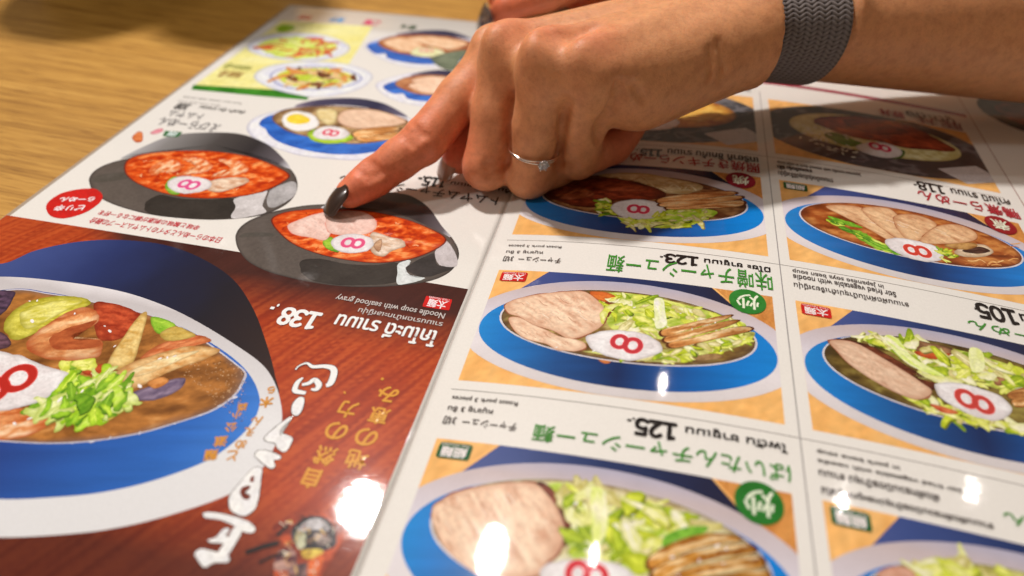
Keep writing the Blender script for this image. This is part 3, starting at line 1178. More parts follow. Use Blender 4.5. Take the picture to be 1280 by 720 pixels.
# --- black bowl at the top of column one
def black_panel(col, row, soup, label):
    pn = panel(col, row)
    s = Sheet()
    s.grid(*pn, 1, WOOD)
    root = s.build('dish_picture', MENU, None, label)
    b = Sheet()
    rim = clip_rect(ellipse((.5, .48), (.56, 0), (0, .53), 120), 0.001, 1, 0.0, .998)
    def dark(q, r, loc):
        w = fbm(q, 6, 12, 30, 2)
        c = lerpc([(0, (46, 42, 44)), (.46, (70, 64, 64)), (.54, (120, 112, 110)), (.6, (66, 62, 62)), (1, (92, 88, 88))], w)
        return c
    b.shape(st(pn, rim), 3, dark, 1.0, st(pn, [(.5, .48)])[0])
    b.shape(st(pn, [(.75, .80), (.95, .62), (1.0, .7), (1.0, .84), (.86, .96)]), 3.4, flat((206, 194, 186)), 1.0)
    b.build('bowl', root)
    c = Sheet()
    c.shape(st(pn, ellipse((.5, .42), (.41, 0), (0, .33), 100)), 5, soup, .8)
    c.build('soup', root)
    return root, pn


root, pn = black_panel(0, -1, ink([(0, (170, 90, 30)), (1, (226, 160, 60))], 2.5, 44, edge=((120, 70, 40), .1)), 'picture of a black bowl with orange soup, half hidden under the wrist')
fish_cake(root, [(786, 152), (806, 146), (836, 146), (850, 154), (834, 162), (800, 162)], (815, 153), 2.4, 180, (196, 70, 96))
bits(root, 'egg', [([(840, 138), (880, 130), (906, 140), (880, 152), (850, 150)], (226, 150, 50), (240, 190, 90))], 7)

root, pn = black_panel(1, -1, ink([(0, (196, 180, 110)), (.5, (226, 214, 150)), (1, (238, 230, 190))], 2.4, 45, edge=((190, 170, 100), .12)), 'picture of a black bowl with roast pork on white rice under the forearm')
Z = zoom(3.2, 880, 0)
bits(root, 'roast_pork', [(Z([(430, 482), (560, 464), (760, 486), (900, 540), (1000, 600), (900, 602), (800, 592), (690, 566), (560, 540)]), (110, 24, 16), (196, 84, 46)),
                          (Z([(560, 478), (700, 490), (820, 530), (700, 540), (600, 516)]), (80, 14, 14), (150, 50, 34))], 7)
bits(root, 'greens', [(Z([(480, 540), (520, 530), (600, 560), (640, 580), (580, 586), (520, 566)]), (40, 90, 20), (110, 160, 50)), (Z([(770, 600), (804, 606), (790, 632), (750, 634)]), (40, 80, 20), (90, 130, 50))], 8)
sh = Sheet()
rs = random.Random(8)
for k in range(90):
    x, y = rs.uniform(380, 620), rs.uniform(500, 640)
    if y < 470 + (x - 360) * .35 or y > 560 + (x - 380) * .36:
        continue
    c = uv(Z([(x, y)]))[0]
    a = rs.uniform(0, 3.1)
    sh.shape(ellipse(c, (.0011 * math.cos(a), .0011 * math.sin(a)), (-.0004 * math.sin(a), .0004 * math.cos(a)), 12), 7.5, ink([(0, (226, 216, 180)), (1, (244, 238, 214))], 2, k), .5)
sh.build('rice', root)
fish_cake(root, Z([(606, 590), (650, 572), (720, 572), (780, 596), (790, 620), (740, 634), (660, 620)]), Z([(704, 590)])[0], 2.5, 178, (200, 40, 76), layer=9)

# ------------------------------------------------------------------ right page, column two
Z = zoom(3.2, 880, 180)
root, pn = blue_panel('dish_picture', 1, 0, ink([(0, (112, 48, 16)), (.5, (160, 78, 32)), (1, (206, 132, 66))], 2.0, 53, 10, 3, 1.7, edge=((96, 44, 26), .1)), 'picture of a blue bowl with sliced duck in reddish brown soup')
pork(root, [Z([(484, 250), (556, 244), (630, 256), (690, 300), (764, 372), (742, 388), (640, 332), (560, 292)]), Z([(628, 260), (720, 254), (772, 282), (832, 372), (792, 388), (700, 332)]),
            Z([(766, 286), (850, 284), (932, 322), (884, 366), (850, 392), (800, 376), (762, 322)]), Z([(866, 376), (930, 330), (1010, 322), (1082, 350), (1092, 380), (1040, 396), (930, 402), (870, 396)])],
     pale=(232, 186, 136), deep=(190, 128, 84), rimc=(150, 80, 46), ang=-25, name='duck_slices', seed=6)
cabbage(root, Z([(480, 294), (560, 312), (620, 346), (700, 382), (740, 410), (766, 440), (700, 422), (600, 366), (530, 336)]), 20, 4.2, 51, pal=[((190, 206, 50), (226, 230, 110)), ((90, 150, 30), (160, 200, 60)), ((60, 120, 30), (110, 160, 40))], ang=(-38, -14), layer=7.4, name='leaf_greens')
fish_cake(root, Z([(724, 384), (790, 378), (900, 400), (954, 432), (946, 466), (880, 472), (790, 446), (738, 414)]), Z([(852, 428)])[0], 2.5, 176, (206, 60, 44))
cabbage(root, Z([(930, 410), (990, 430), (1020, 458), (960, 474), (934, 450)]), 16, 2.2, 52, pal=CABB[:2] + DARKG[1:], layer=8.6, name='lettuce')
bits(root, 'mushroom', [(Z([(1000, 432), (1060, 404), (1120, 404), (1156, 432), (1120, 452), (1040, 452)]), (206, 170, 130), (232, 206, 170)), (Z([(1030, 428), (1100, 412), (1146, 430), (1090, 440)]), (50, 30, 26), (90, 60, 48)),
                        (Z([(966, 402), (1060, 394), (1094, 408), (1050, 424), (980, 416)]), (150, 96, 44), (206, 156, 90))], 8)
sh = Sheet()
rs = random.Random(15)
for k in range(22):
    x, y = rs.uniform(1040, 1230), rs.uniform(400, 492)
    sh.band(smooth(uv(Z([(x, y), (x + 20, y + rs.uniform(-14, 4)), (x + 44, y + rs.uniform(-8, 14))])), 5, False), .0004, 6.2, rs.choice([(226, 160, 90), (190, 110, 54), (240, 190, 120)]))
sh.build('noodle_strands', root)
stamp(root, pn, 'thin')
badge(root, pn, '煮', (140, 18, 26), 5.6)

Z = zoom(3.2, 880, 330)
root, pn = blue_panel('dish_picture', 1, 1, ink([(0, (70, 50, 16)), (.5, (110, 84, 34)), (1, (150, 130, 60))], 1.8, 63, 10, 3, 1.7, edge=((70, 52, 30), .1)), 'picture of a blue bowl with one long pork slice and green cabbage at the right edge')
cabbage(root, Z([(600, 292), (700, 288), (800, 300), (1000, 340), (1180, 390), (1330, 450), (1380, 560), (1240, 520), (1060, 470), (930, 470), (840, 400), (700, 330)]), 80, 5.2, 61, base=ink([(0, (150, 160, 40)), (1, (226, 226, 110))], 1.8, 7, 30, 3, 2),
        extra=[lambda s: s.blob(Z([(720, 296), (770, 296), (830, 370), (930, 430), (960, 450), (900, 440), (800, 390)]), 7, ink([(0, (214, 226, 90)), (1, (246, 244, 190))], 1.3, 5, -40, 5), .5),
               lambda s: s.blob(Z([(1060, 340), (1110, 350), (1120, 420), (1070, 430)]), 7, ink([(0, (222, 222, 120)), (1, (240, 238, 180))], 1.3, 5, 80, 5), .5)])
cabbage(root, Z([(820, 540), (900, 540), (1050, 600), (1200, 630), (1350, 660), (1340, 690), (1200, 660), (1000, 620), (880, 580)]), 40, 3.6, 62, base=ink([(0, (130, 120, 40)), (1, (226, 220, 110))], 1.6, 7, 30, 3, 2), layer=6.3)
bits(root, 'mushroom', [(Z([(800, 300), (900, 316), (990, 338), (996, 362), (900, 372), (846, 346)]), (96, 60, 34), (170, 120, 80)), (Z([(840, 350), (930, 356), (990, 362), (930, 382), (870, 372)]), (176, 60, 24), (206, 96, 44)),
                        (Z([(1156, 460), (1190, 450), (1206, 478), (1170, 488)]), (120, 70, 40), (180, 120, 80)), (Z([(1226, 476), (1270, 462), (1276, 490), (1236, 496)]), (190, 80, 30), (214, 110, 60)),
                        (Z([(900, 562), (950, 570), (1020, 596), (960, 598)]), (190, 70, 40), (220, 120, 70))], 7.3)
bits(root, 'pork_rind', [(Z([(520, 298), (640, 318), (760, 378), (860, 438), (930, 480), (920, 506), (880, 490), (800, 440), (700, 380), (610, 330)]), (70, 28, 14), (126, 60, 34))], 7.5)
pork(root, [Z([(496, 308), (556, 304), (620, 322), (700, 368), (800, 428), (880, 482), (914, 508), (902, 532), (850, 546), (780, 522), (700, 482), (620, 432), (566, 390), (530, 350)])], pale=(226, 186, 150), deep=(196, 146, 112), ang=-28, layer=8, seed=8)
fish_cake(root, Z([(926, 484), (1000, 474), (1100, 498), (1184, 530), (1228, 572), (1214, 612), (1150, 628), (1060, 602), (980, 562), (934, 522)]), Z([(1082, 552)])[0], 2.7, 172, (196, 62, 52), layer=9)
bamboo(root, [Z([(1210, 520), (1280, 494), (1380, 500), (1300, 530), (1230, 544)]), Z([(1226, 546), (1300, 530), (1390, 520), (1330, 560), (1250, 576)])], cols=((140, 80, 34), (200, 136, 70)))
stamp(root, pn, 'thick')

Z = zoom(3.2, 880, 495)
root, pn = blue_panel('dish_picture', 1, 2, ink([(0, (150, 130, 60)), (.5, (200, 190, 100)), (1, (226, 216, 150))], 2.0, 73, 10, 3, 1.7, edge=((110, 90, 60), .1)), 'picture of a blue bowl cut off by the near right corner')
cabbage(root, Z([(830, 680), (1000, 690), (1200, 740), (1400, 800), (1300, 860), (1000, 820), (860, 740)]), 60, 5.2, 71, pal=CABB[:3] + CABB[4:], base=ink([(0, (150, 160, 40)), (1, (226, 226, 110))], 1.8, 7, 30, 3, 2))
pork(root, [Z([(690, 720), (720, 690), (800, 682), (850, 720), (820, 780), (740, 790)])], pale=(214, 160, 130), deep=(180, 110, 80), rimc=(110, 40, 30), seed=9)
stamp(root, pn, 'thin')


# ------------------------------------------------------------------ lettering and rules of the right page
def text_part(name, items, parent=None, label=None):
    sh = Sheet()
    for a in items:
        letter(sh, *a[:4], **(a[4] if len(a) > 4 else {}))
    return sh.build(name, parent or MENU, None, label)


B = dict(bold=.16)
b1 = dict(bold=.09)
text_part('dish_name', [('味噌チャーシュー麺', (964, 342.5), (757, 339.5), GREEN, dict(bold=.05))], label='green Japanese dish name')
text_part('dish_name', [('ばいたんチャーシュー麺', (987, 582), (664, 551), GREEN, dict(bold=.05))], label='green Japanese dish name')
text_part('dish_name', [('照焼きチキンらーめん', (949, 205.5), (768, 201.5), RED, dict(bold=.08))], label='red Japanese dish name')
text_part('dish_name', [('鴨煮らーめん', (1269, 262.5), (1150, 250), RED, dict(bold=.10))], label='red Japanese dish name')
text_part('dish_name', [('野菜らーめん', (1375, 436), (1212, 411), GREEN, dict(bold=.05))], label='green Japanese dish name')
text_part('dish_name', [('野菜らーめん', (1440, 684), (1257, 655), GREEN, dict(bold=.05))], label='green Japanese dish name')
text_part('dish_price', [('มิโซะ ชาชูเมน', (962, 333.2), (880, 330), BLACK, b1), ('１２３', (872, 322), (831, 328.4), BLACK, dict(bold=.22, tight=True)), ('.-', (831, 319.6), (825, 321.6), BLACK, b1)])
text_part('dish_price', [('ไพตัน ชาชูเมน', (983, 553), (856.5, 544), BLACK, b1), ('１２５', (845, 530.5), (793, 543), BLACK, dict(bold=.28, tight=True)), ('.-', (793, 523), (784, 526), BLACK, b1)])
text_part('dish_price', [('เทริยากิ ชิกเก้น ราเมน', (947, 197.5), (834, 194.5), BLACK, b1), ('１１５', (827, 187.8), (800, 194.5), BLACK, dict(bold=.24, tight=True)), ('.-', (799, 186.2), (795, 188), BLACK, b1)])
text_part('dish_price', [('คาโมนิ ราเมน', (1260, 250.5), (1191, 244.2), BLACK, b1), ('１１８', (1177, 232.8), (1149, 237.3), BLACK, dict(bold=.20, tight=True)), ('.-', (1147, 230), (1142, 231.5), BLACK, b1)])
text_part('dish_price', [('ยาไซ ราเมน', (1380, 416), (1279, 405.5), BLACK, b1), ('１０５', (1266, 388.5), (1225, 397), BLACK, dict(bold=.28, tight=True)), ('.-', (1224, 384.6), (1218, 386.6), BLACK, b1)])
text_part('dish_note', [('チャーシュー  3切', (702, 323), (628, 327), GREY, dict(bold=.03)), ('หมูชาชู 3 ชิ้น', (679, 314), (632, 317.2), GREY, dict(bold=.04)), ('Roast pork 3 pieces', (702, 307.6), (635, 308.8), GREY, dict(bold=.03))])
text_part('dish_note', [('チャーシュー  3切', (647, 529.5), (552.5, 530), GREY, dict(bold=.03)), ('หมูชาชู 3 ชิ้น', (617, 511), (558.5, 514.5), GREY, dict(bold=.04)), ('Roast pork 3 pieces', (648, 501.5), (564, 500), GREY, dict(bold=.03))])
text_part('dish_note', [('in Japanese soya bean soup', (1103, 355.2), (990.6, 341.5), GREY, dict(bold=.04)), ('Stir fried vegetable with noodle', (1118, 363.6), (991.5, 349.2), GREY, dict(bold=.04)), ('ราเมนผัดผักในน้ำซุปเต้าเจี้ยวญี่ปุ่น', (1134, 377.5), (992.5, 360), GREY, dict(bold=.05))])
text_part('dish_note', [('in pork bone soup', (1123, 582), (1021, 567), GREY, dict(bold=.05)), ('Stir fried vegetable with noodle', (1201, 610.5), (1022, 578.5), GREY, dict(bold=.05)), ('ผัดผักรวมมิตรน้ำซุป ราเมน', (1171, 616), (1024, 597), GREY, dict(bold=.07)), ('ราเมนผัดผักรวมมิตรน้ำซุปกระดูกหมูใส่ไข่', (1239, 653), (1027, 617), GREY, dict(bold=.07))])
text_part('dish_note', [('Japanese noodle with stewed duck in soya soup', (1075, 216.5), (971.6, 205.5), GREY, dict(bold=.03)), ('ราเมนเป็ดตุ๋น ซีอิ๊ว', (1014, 211.5), (971.8, 211.2), BLACK, dict(bold=.10)), ('ราเมนเป็ดตุ๋นในซุปซีอิ๊วญี่ปุ่น', (1040, 222.5), (973, 220.3), GREY, dict(bold=.05))])
text_part('dish_note', [('ไข่ลวก ออนเซ็น', (938, 112.5), (906, 112), GREY, dict(bold=.06))])
text_part('dish_name', [('豚丼', (1128, 141), (1100, 143.5), RED, dict(bold=.12)), ('บูตะด้ง', (1190, 147), (1135, 147), BLACK, dict(bold=.08)), ('豚丼', (1200, 155), (1146, 153), (150, 90, 90), dict(bold=.05))], label='dark red blurred dish name')
sh = Sheet()
for k in (-1, 0, 1, 2, 3):
    v = -0.03924 + k * PITCHV
    if k == 3:
        continue
    sh.band(np.column_stack([np.linspace(UL[0] - .001, UL[1] + PW, 90), np.full(90, v)]), .00022, 1, (120, 108, 98))
sh.band(np.column_stack([np.full(60, UD), np.linspace(PV0 + .002, .145, 60)]), .00032, 1.4, (150, 140, 132))
sh.build('rule_lines', MENU)
sh = Sheet()
sh.band(np.column_stack([np.linspace(.004, .1795, 90), np.full(90, .1554)]), .0030, 1, (150, 24, 52))
sh.band(np.column_stack([np.full(60, .1812), np.linspace(-.02, .21, 60)]), .00035, 1.4, (140, 84, 70))
sh.build('red_border', MENU)
# the next page: one more black bowl by the edge
s = Sheet()
c = uv([(1292, 147)])[0]
s.shape(ellipse(c, (.024, 0), (0, .0185)), 2, ink([(0, (44, 42, 44)), (1, (78, 70, 70))], 6, 3), 1.2)
root = s.build('dish_picture', MENU, None, 'picture of a black bowl at the far right edge')
s = Sheet()
s.shape(ellipse(c, (.0165, 0), (0, .012)), 4, ink([(0, (80, 30, 34)), (1, (150, 70, 56))], 1.6, 3, 0, 3, 2), .8)
s.build('soup', root)
# ------------------------------------------------------------------ left page: brown panel with the big bowl
def brown(q, r, loc):
    n = fbm(q, .9, 71, 62, 26, 3)
    m = fbm(q, 26, 72, 40, 2, 2)
    d = np.clip((q[:, 1] * 1000 + 34) / 26 - np.clip((-q[:, 0] * 1000 - 112) / 36, 0, 1) * 1.5 + .5 * (m - .5), 0, 1)       # dark towards the upper middle
    c = lerpc([(0, (148, 42, 10)), (.35, (172, 58, 16)), (.62, (192, 78, 28)), (1, (156, 48, 12))], np.clip((n - .5) * 2 + .5, 0, 1))
    c2 = lerpc([(0, (58, 24, 18)), (1, (76, 34, 26))], n)
    e = np.clip((-q[:, 1] * 1000 - 76) / 20, 0, 1) * .85
    d = np.maximum(np.clip(d * 1.5 - .25, 0, 1), e)
    return c * (1 - d[:, None]) + c2 * d[:, None]


s = Sheet()
s.grid(-.1682, -.0012, PV0 + .0005, 0.0, 1, brown, 1.0)
BP = s.build('dish_panel', MENU, None, 'brown wood-grain panel with a big blue bowl')

Z1, Z2 = zoom(3.2, 0, 330), zoom(3.2, 0, 495)


def conv(cx, cy, a, b, rot=0):
    t = math.radians(rot)
    return ellipse((cx, cy), (a * math.cos(t), a * math.sin(t)), (-b * math.sin(t), b * math.cos(t)), 120)


def big_navy(q, r, loc):
    x = np.clip((loc[:, 0] + 1) / 2 + .05 * (fbm(q, 8, 5) - .5), 0, 1)
    c = lerpc([(0, (78, 92, 136)), (.28, (54, 70, 122)), (.45, (32, 46, 92)), (.60, (22, 28, 56)), (.76, (26, 22, 32)), (.9, (38, 24, 24)), (1, (52, 28, 22))], x)
    return c


def big_blue(q, r, loc):
    x = np.clip((loc[:, 0] + 1) / 2, 0, 1)
    n = fbm(q, 2.6, 6, 14, 9)
    c = lerpc([(0, (60, 70, 130)), (.3, (60, 80, 150)), (.45, (36, 66, 130)), (.7, (40, 98, 172)), (.9, (64, 132, 206)), (1, (90, 150, 214))], x)
    return c * (.84 + .32 * n)[:, None]


def big_white(q, r, loc):
    y = np.clip((loc[:, 1] + 1) / 2, 0, 1)
    return lerpc([(0, (206, 198, 190)), (.15, (222, 214, 204)), (.6, (226, 218, 208)), (.86, (206, 196, 188)), (.95, (196, 184, 176)), (1, (224, 212, 204))], y + .04 * (fbm(q, 9, 4) - .5))


b = Sheet()
U = lambda pts: smooth(uv(pts), 8)
body = [(-150, 330), (-60, 322), (0, 330), (45, 313), (100, 302), (150, 300), (205, 306), (250, 322), (290, 348), (316, 385), (334, 432), (344, 470), (346, 496), (300, 500), (200, 480), (0, 470), (-150, 470)]
b.shape(clip_rect(U(body), -.1682, .2, -.2, .3), 2, big_navy, 1.2)
# rim: outer outline of the whole bowl mouth
outer = [(-180, 366), (-100, 352), (0, 346), (78, 352), (150, 364), (205, 382), (250, 404), (297, 433), (328, 456), (344, 480), (352, 510), (351, 535), (341, 563), (318, 598), (282, 620), (219, 642), (156, 658), (94, 667), (0, 672), (-100, 668), (-190, 650), (-230, 560), (-225, 450)]
b.shape(clip_rect(U(outer), -.1682, .2, -.2, .3), 3, big_white, 1.1, uv([(100, 520)])[0])
blue = [(-160, 400), (0, 363), (62, 366), (116, 377), (175, 390), (219, 405), (266, 430), (300, 455), (318, 478), (325, 500), (323, 512), (319, 522), (306, 540), (281, 562), (250, 580), (188, 602), (125, 616), (62, 622), (0, 624), (-100, 618), (-170, 590), (-190, 500)]
b.shape(clip_rect(U(blue), -.1682, .2, -.2, .3), 4, big_blue, 1.0, uv([(100, 500)])[0])
bowl = b.build('bowl', BP)
c = Sheet()
soup = [(-150, 402), (0, 363.5), (62, 367), (116, 377), (175, 390), (219, 405), (262, 430), (296, 455), (308, 466), (306, 476), (294, 495), (266, 514), (219, 530), (172, 543), (116, 552), (62, 555), (0, 552), (-90, 545), (-150, 500)]
c.shape(clip_rect(U(soup), -.1682, .2, -.2, .3), 4.7, flat((200, 190, 190)), 1.2, uv([(100, 470)])[0])
pts = uv(soup)
cc = uv([(100, 462)])[0]
c.shape(clip_rect(smooth(cc + (pts - cc) * .985, 8), -.1682, .2, -.2, .3), 5, ink([(0, (96, 50, 14)), (.45, (146, 88, 34)), (.75, (186, 116, 50)), (1, (224, 160, 90))], 3.0, 81, 20, 2, 1.0, edge=((120, 92, 76), .07)), .7, cc)
c.build('soup', BP)
rs = random.Random(77)
sp = Sheet()
for _ in range(520):
    x, y = rs.uniform(640, 985), rs.uniform(370, 640)
    if (x - 640) / 345 * 300 + 330 < y - 40 or y < 330 + (x - 780) * .5:
        continue
    q = uv(Z1([(x, y)]))[0]
    k = rs.uniform(.00007, .0002)
    sp.shape(ellipse(q, (k, 0), (0, k), 8), 6, flat(rs.choice([(214, 170, 120), (196, 150, 104), (110, 70, 34)])), .5)
sp.build('soup_bubbles', BP)
bits(BP, 'dark_leaf', [(Z1([(-40, 112), (0, 106), (60, 112), (48, 150), (20, 190), (-40, 220)]), (50, 34, 50), (100, 70, 90)), (Z1([(-40, 270), (10, 276), (44, 310), (30, 336), (-40, 340)]), (60, 36, 44), (120, 80, 90)),
                       (Z1([(520, 522), (600, 490), (690, 462), (744, 458), (720, 500), (640, 540), (560, 548)]), (90, 72, 96), (150, 126, 140))], 6)
bits(BP, 'red_pepper', [(Z1([(378, 160), (440, 156), (500, 172), (560, 204), (552, 256), (480, 300), (420, 310), (384, 280)]), (150, 40, 14), (206, 84, 44)), (Z1([(330, 430), (410, 400), (450, 430), (370, 448)]), (170, 52, 20), (206, 90, 44)),
                        (Z1([(560, 380), (640, 322), (770, 286), (850, 306), (760, 334), (640, 364)]), (190, 84, 36), (226, 140, 84))], 6.5)
bits(BP, 'leek', [(Z1([(16, 240), (66, 178), (150, 142), (260, 128), (366, 148), (330, 180), (236, 232), (130, 284), (60, 306), (24, 276)]), (176, 160, 30), (232, 216, 90)),
                  (Z1([(84, 196), (200, 150), (330, 146), (240, 200), (110, 262)]), (206, 190, 60), (240, 226, 130))], 7)
sh = Sheet()
sh.blob(Z1([(104, 330), (140, 276), (220, 222), (310, 178), (376, 186), (398, 224), (350, 262), (288, 284), (330, 306), (396, 300), (412, 334), (388, 372), (280, 388), (170, 374)]), 7.4, ink([(0, (176, 84, 36)), (.5, (218, 140, 80)), (1, (244, 196, 140))], 2.0, 85, 30, 3, 1.6, edge=((170, 76, 34), .3), shade=(-.3, .7, .2)), .5)
sh.blob(Z1([(200, 300), (260, 262), (330, 240), (390, 226), (350, 262), (290, 284), (310, 306), (390, 302), (400, 330), (300, 344), (216, 340)]), 7.7, ink([(0, (150, 62, 26)), (1, (196, 100, 50))], 1.5, 86, 20, 3), .5)
sh.blob(Z1([(-30, 590), (60, 572), (130, 598), (214, 622), (160, 668), (70, 698), (-30, 694)]), 7.4, ink([(0, (196, 96, 40)), (.5, (226, 150, 90)), (1, (246, 206, 160))], 1.6, 87, 30, 3, 1.8, edge=((180, 80, 34), .3)), .5)
sh.build('shrimp', BP)
cabbage(BP, Z1([(170, 370), (260, 390), (360, 372), (350, 420), (240, 420)]), 14, 5, 91, pal=CABB[:2] + DARKG[1:], layer=7, name='lettuce')
bits(BP, 'bamboo_shoots', [(Z1([(588, 200), (566, 300), (522, 412), (440, 418), (432, 392), (490, 300), (552, 214)]), (206, 156, 74), (240, 206, 130))], 7.8)
bits(BP, 'lettuce', [(Z1([(604, 214), (660, 222), (704, 248), (660, 282), (620, 270)]), (120, 170, 30), (190, 216, 70)), (Z1([(640, 280), (700, 250), (760, 270), (780, 290), (680, 310)]), (190, 150, 60), (222, 190, 100))], 7)
bits(BP, 'squid', [(Z1([(466, 430), (600, 370), (760, 330), (884, 344), (806, 388), (690, 428), (562, 490), (490, 502)]), (206, 140, 70), (240, 200, 136)), (Z1([(500, 440), (640, 380), (800, 346), (700, 396), (560, 450)]), (226, 176, 110), (250, 226, 170)),
                  (Z1([(590, 474), (650, 452), (676, 472), (620, 500)]), (190, 110, 44), (226, 150, 80))], 7.9)
cabbage(BP, Z1([(112, 586), (180, 550), (240, 500), (270, 452), (350, 468), (420, 442), (474, 470), (484, 516), (540, 544), (450, 586), (390, 632), (346, 652), (280, 622), (200, 606)]), 95, 5.0, 92, pal=[((150, 190, 20), (206, 226, 70)), ((176, 210, 40), (226, 236, 120)), ((110, 160, 16), (170, 206, 50)), ((196, 206, 90), (236, 236, 160)), ((90, 140, 20), (140, 180, 40))], layer=8, name='lettuce', ang=(-90, 90),
        base=ink([(0, (120, 170, 16)), (1, (206, 226, 80))], 1.6, 7, 30, 2, 2))
bits(BP, 'fried_bun', [(Z1([(360, 618), (450, 586), (560, 548), (500, 590), (410, 642), (362, 646)]), (150, 120, 30), (200, 170, 70))], 8.4)
fish_cake(BP, Z1([(-90, 380), (-20, 350), (80, 368), (180, 408), (272, 440), (262, 490), (200, 532), (120, 562), (0, 590), (-90, 580)]), Z1([(22, 482)])[0], 4.3, 62, (186, 36, 26), layer=9, w=.50)
glints(BP, Z1([(120, 150), (150, 148), (420, 250), (440, 270), (130, 230), (640, 380), (670, 376), (700, 370), (560, 490), (300, 200), (60, 640), (120, 620), (460, 330), (330, 510), (240, 545)]), .45)
glints(BP, Z2([(940, 8), (880, 42), (800, 80), (700, 112), (560, 150), (440, 170), (370, 184), (290, 190)]), .35, (220, 214, 214))
# orange characters round the rim
sh = Sheet()
for ch, p, sz, bd in (('麺', (264, 569), 3.0, .12), ('滋', (276, 552), 2.9, .12), ('公', (289, 534), 2.7, .10), ('小', (296, 519), 2.2, .10), ('森', (303, 509), 2.4, .08),
                      ('と', (290, 570), 3.0, .08), ('め', (301, 556), 2.6, .08), ('え', (312, 540), 2.6, .08), ('ん', (321, 527), 2.6, .08), ('木', (333, 503), 3.2, .16), ('ら', (339, 488), 2.2, .12)):
    letter_at(sh, ch, p, sz, (214, 142, 54), bd, 9, 200, 1.0)
sh.build('rim_lettering', bowl)

# --- lettering of the brown panel
WH = (240, 232, 222)
text_part('dish_price', [('โกโมะดี ราเมน', (549, 415), (414, 411.5), WH, dict(bold=.16)), ('１３８', (403, 392.5), (344, 404.5), WH, dict(bold=.34, tight=True)), ('.-', (350, 381), (338, 386.5), WH, dict(bold=.12))], BP)
text_part('dish_note', [('ราเมนราดหน้าทะเลญี่ปุ่น', (555, 402), (446, 392), (206, 190, 176), dict(bold=.04)), ('Noodle soup with seafood gravy', (558, 390.5), (418, 376), (206, 190, 176), dict(bold=.03))], BP)
sh = Sheet()
for s_, pts in (('自然の力、', ((389, 598), (406.5, 570), (420.6, 538.7), (434.7, 512), (431, 491))), ('地の恵み。', ((445.6, 574.7), (458, 546.5), (473.5, 520), (484.7, 493), (478, 474)))):
    for ch, p in zip(s_, pts):
        letter_at(sh, ch, p, 1.2 if ch in '、。' else 4.9, (222, 150, 44), .13, 8, 181)
sh.build('slogan', BP, None, 'orange vertical Japanese slogan')
Z3, Z4 = zoom(3.2, 230, 340), zoom(3.2, 230, 495)
strokes = [
    Z4([(75, 470), (110, 466), (180, 478), (250, 500), (284, 526), (272, 550), (230, 540), (190, 514), (130, 492), (88, 490)]),
    Z4([(94, 578), (130, 566), (150, 540), (170, 528), (184, 536), (166, 560), (192, 574), (184, 598), (150, 590), (112, 588)]),
    Z4([(200, 528), (234, 536), (206, 590), (172, 640), (136, 630), (170, 580)]),
    Z4([(44, 632), (66, 612), (110, 620), (150, 630), (184, 646), (176, 666), (120, 668), (84, 688), (58, 660)]),
    Z4([(284, 288), (312, 294), (306, 350), (296, 420), (276, 462), (240, 480), (198, 466), (178, 430), (186, 396), (220, 355), (255, 312)]),
    Z4([(284, 240), (300, 218), (340, 222), (386, 240), (380, 256), (358, 258), (366, 282), (346, 292), (312, 266)]),
    Z4([(322, 168), (362, 130), (424, 84), (432, 92), (392, 124), (386, 146), (432, 166), (430, 188), (405, 224), (372, 208), (366, 190), (332, 182)]),
    Z4([(430, 62), (436, 30), (464, 4), (482, 14), (472, 58), (454, 80), (438, 76)]),
]
arcs = [(Z3([(446, 392), (462, 376), (492, 366), (516, 380), (560, 378), (594, 386), (600, 408), (586, 446), (566, 456)]), (.5, .5, .8, 1.3, 1.5, 2.0, 2.2, 2.2, 1.4)),
        (Z3([(476, 424), (454, 444), (444, 474), (466, 482), (490, 486)]), (.6, 1.6, 1.8, 1.6, 1.2)),
        (Z3([(472, 452), (500, 446), (522, 432), (540, 452), (530, 470), (506, 470)]), (1.0, 1.4, 1.6, 2.0, 1.6, .8))]
out = Sheet()
for px in strokes:
    p = smooth(uv(px), 5)
    c_ = p.mean(0)
    d = p - c_
    out.shape(c_ + d * (1 + .00022 / np.maximum(np.linalg.norm(d, axis=1), 1e-5))[:, None], 8.2, flat((58, 30, 20)), .8)
for px in strokes:
    out.blob(px, 8.7, ink([(0, (232, 224, 214)), (1, (242, 234, 226))], 2, 3), .6)
for px, w in arcs:
    p = smooth(uv(px), 6, False)
    ww = np.interp(np.linspace(0, 1, len(p)), np.linspace(0, 1, len(w)), np.array(w) * .00082)
    out.band(p, ww + .00035, 8.2, (58, 30, 20))
    out.band(p, ww, 8.9, (240, 232, 224))
out.blob(Z4([(268, 326), (280, 318), (280, 344), (264, 346)]), 9.4, flat((120, 40, 16)), .5)
out.blob(Z4([(228, 372), (246, 362), (266, 360), (262, 374), (244, 382), (246, 398), (266, 396), (262, 414), (240, 414), (226, 396)]), 9.4, flat((112, 36, 16)), .5)
out.build('brush_lettering', BP, None, 'white brush-written dish name')
sh = Sheet()
pst = uv([(533, 370), (565.5, 374.7), (561.5, 388.5), (527.5, 383.5)])
sh.shape(pst, 7, flat((206, 28, 24)), 1)
letter(sh, '太麺', (559.5, 377.5), (533, 383), (246, 226, 218), bold=.07, layer=8)
letter(sh, 'Thick Noodles', (563, 374.8), (535.5, 373.2), (244, 214, 206), layer=8)
sh.build('noodle_stamp', BP, None, 'red thick noodle stamp')
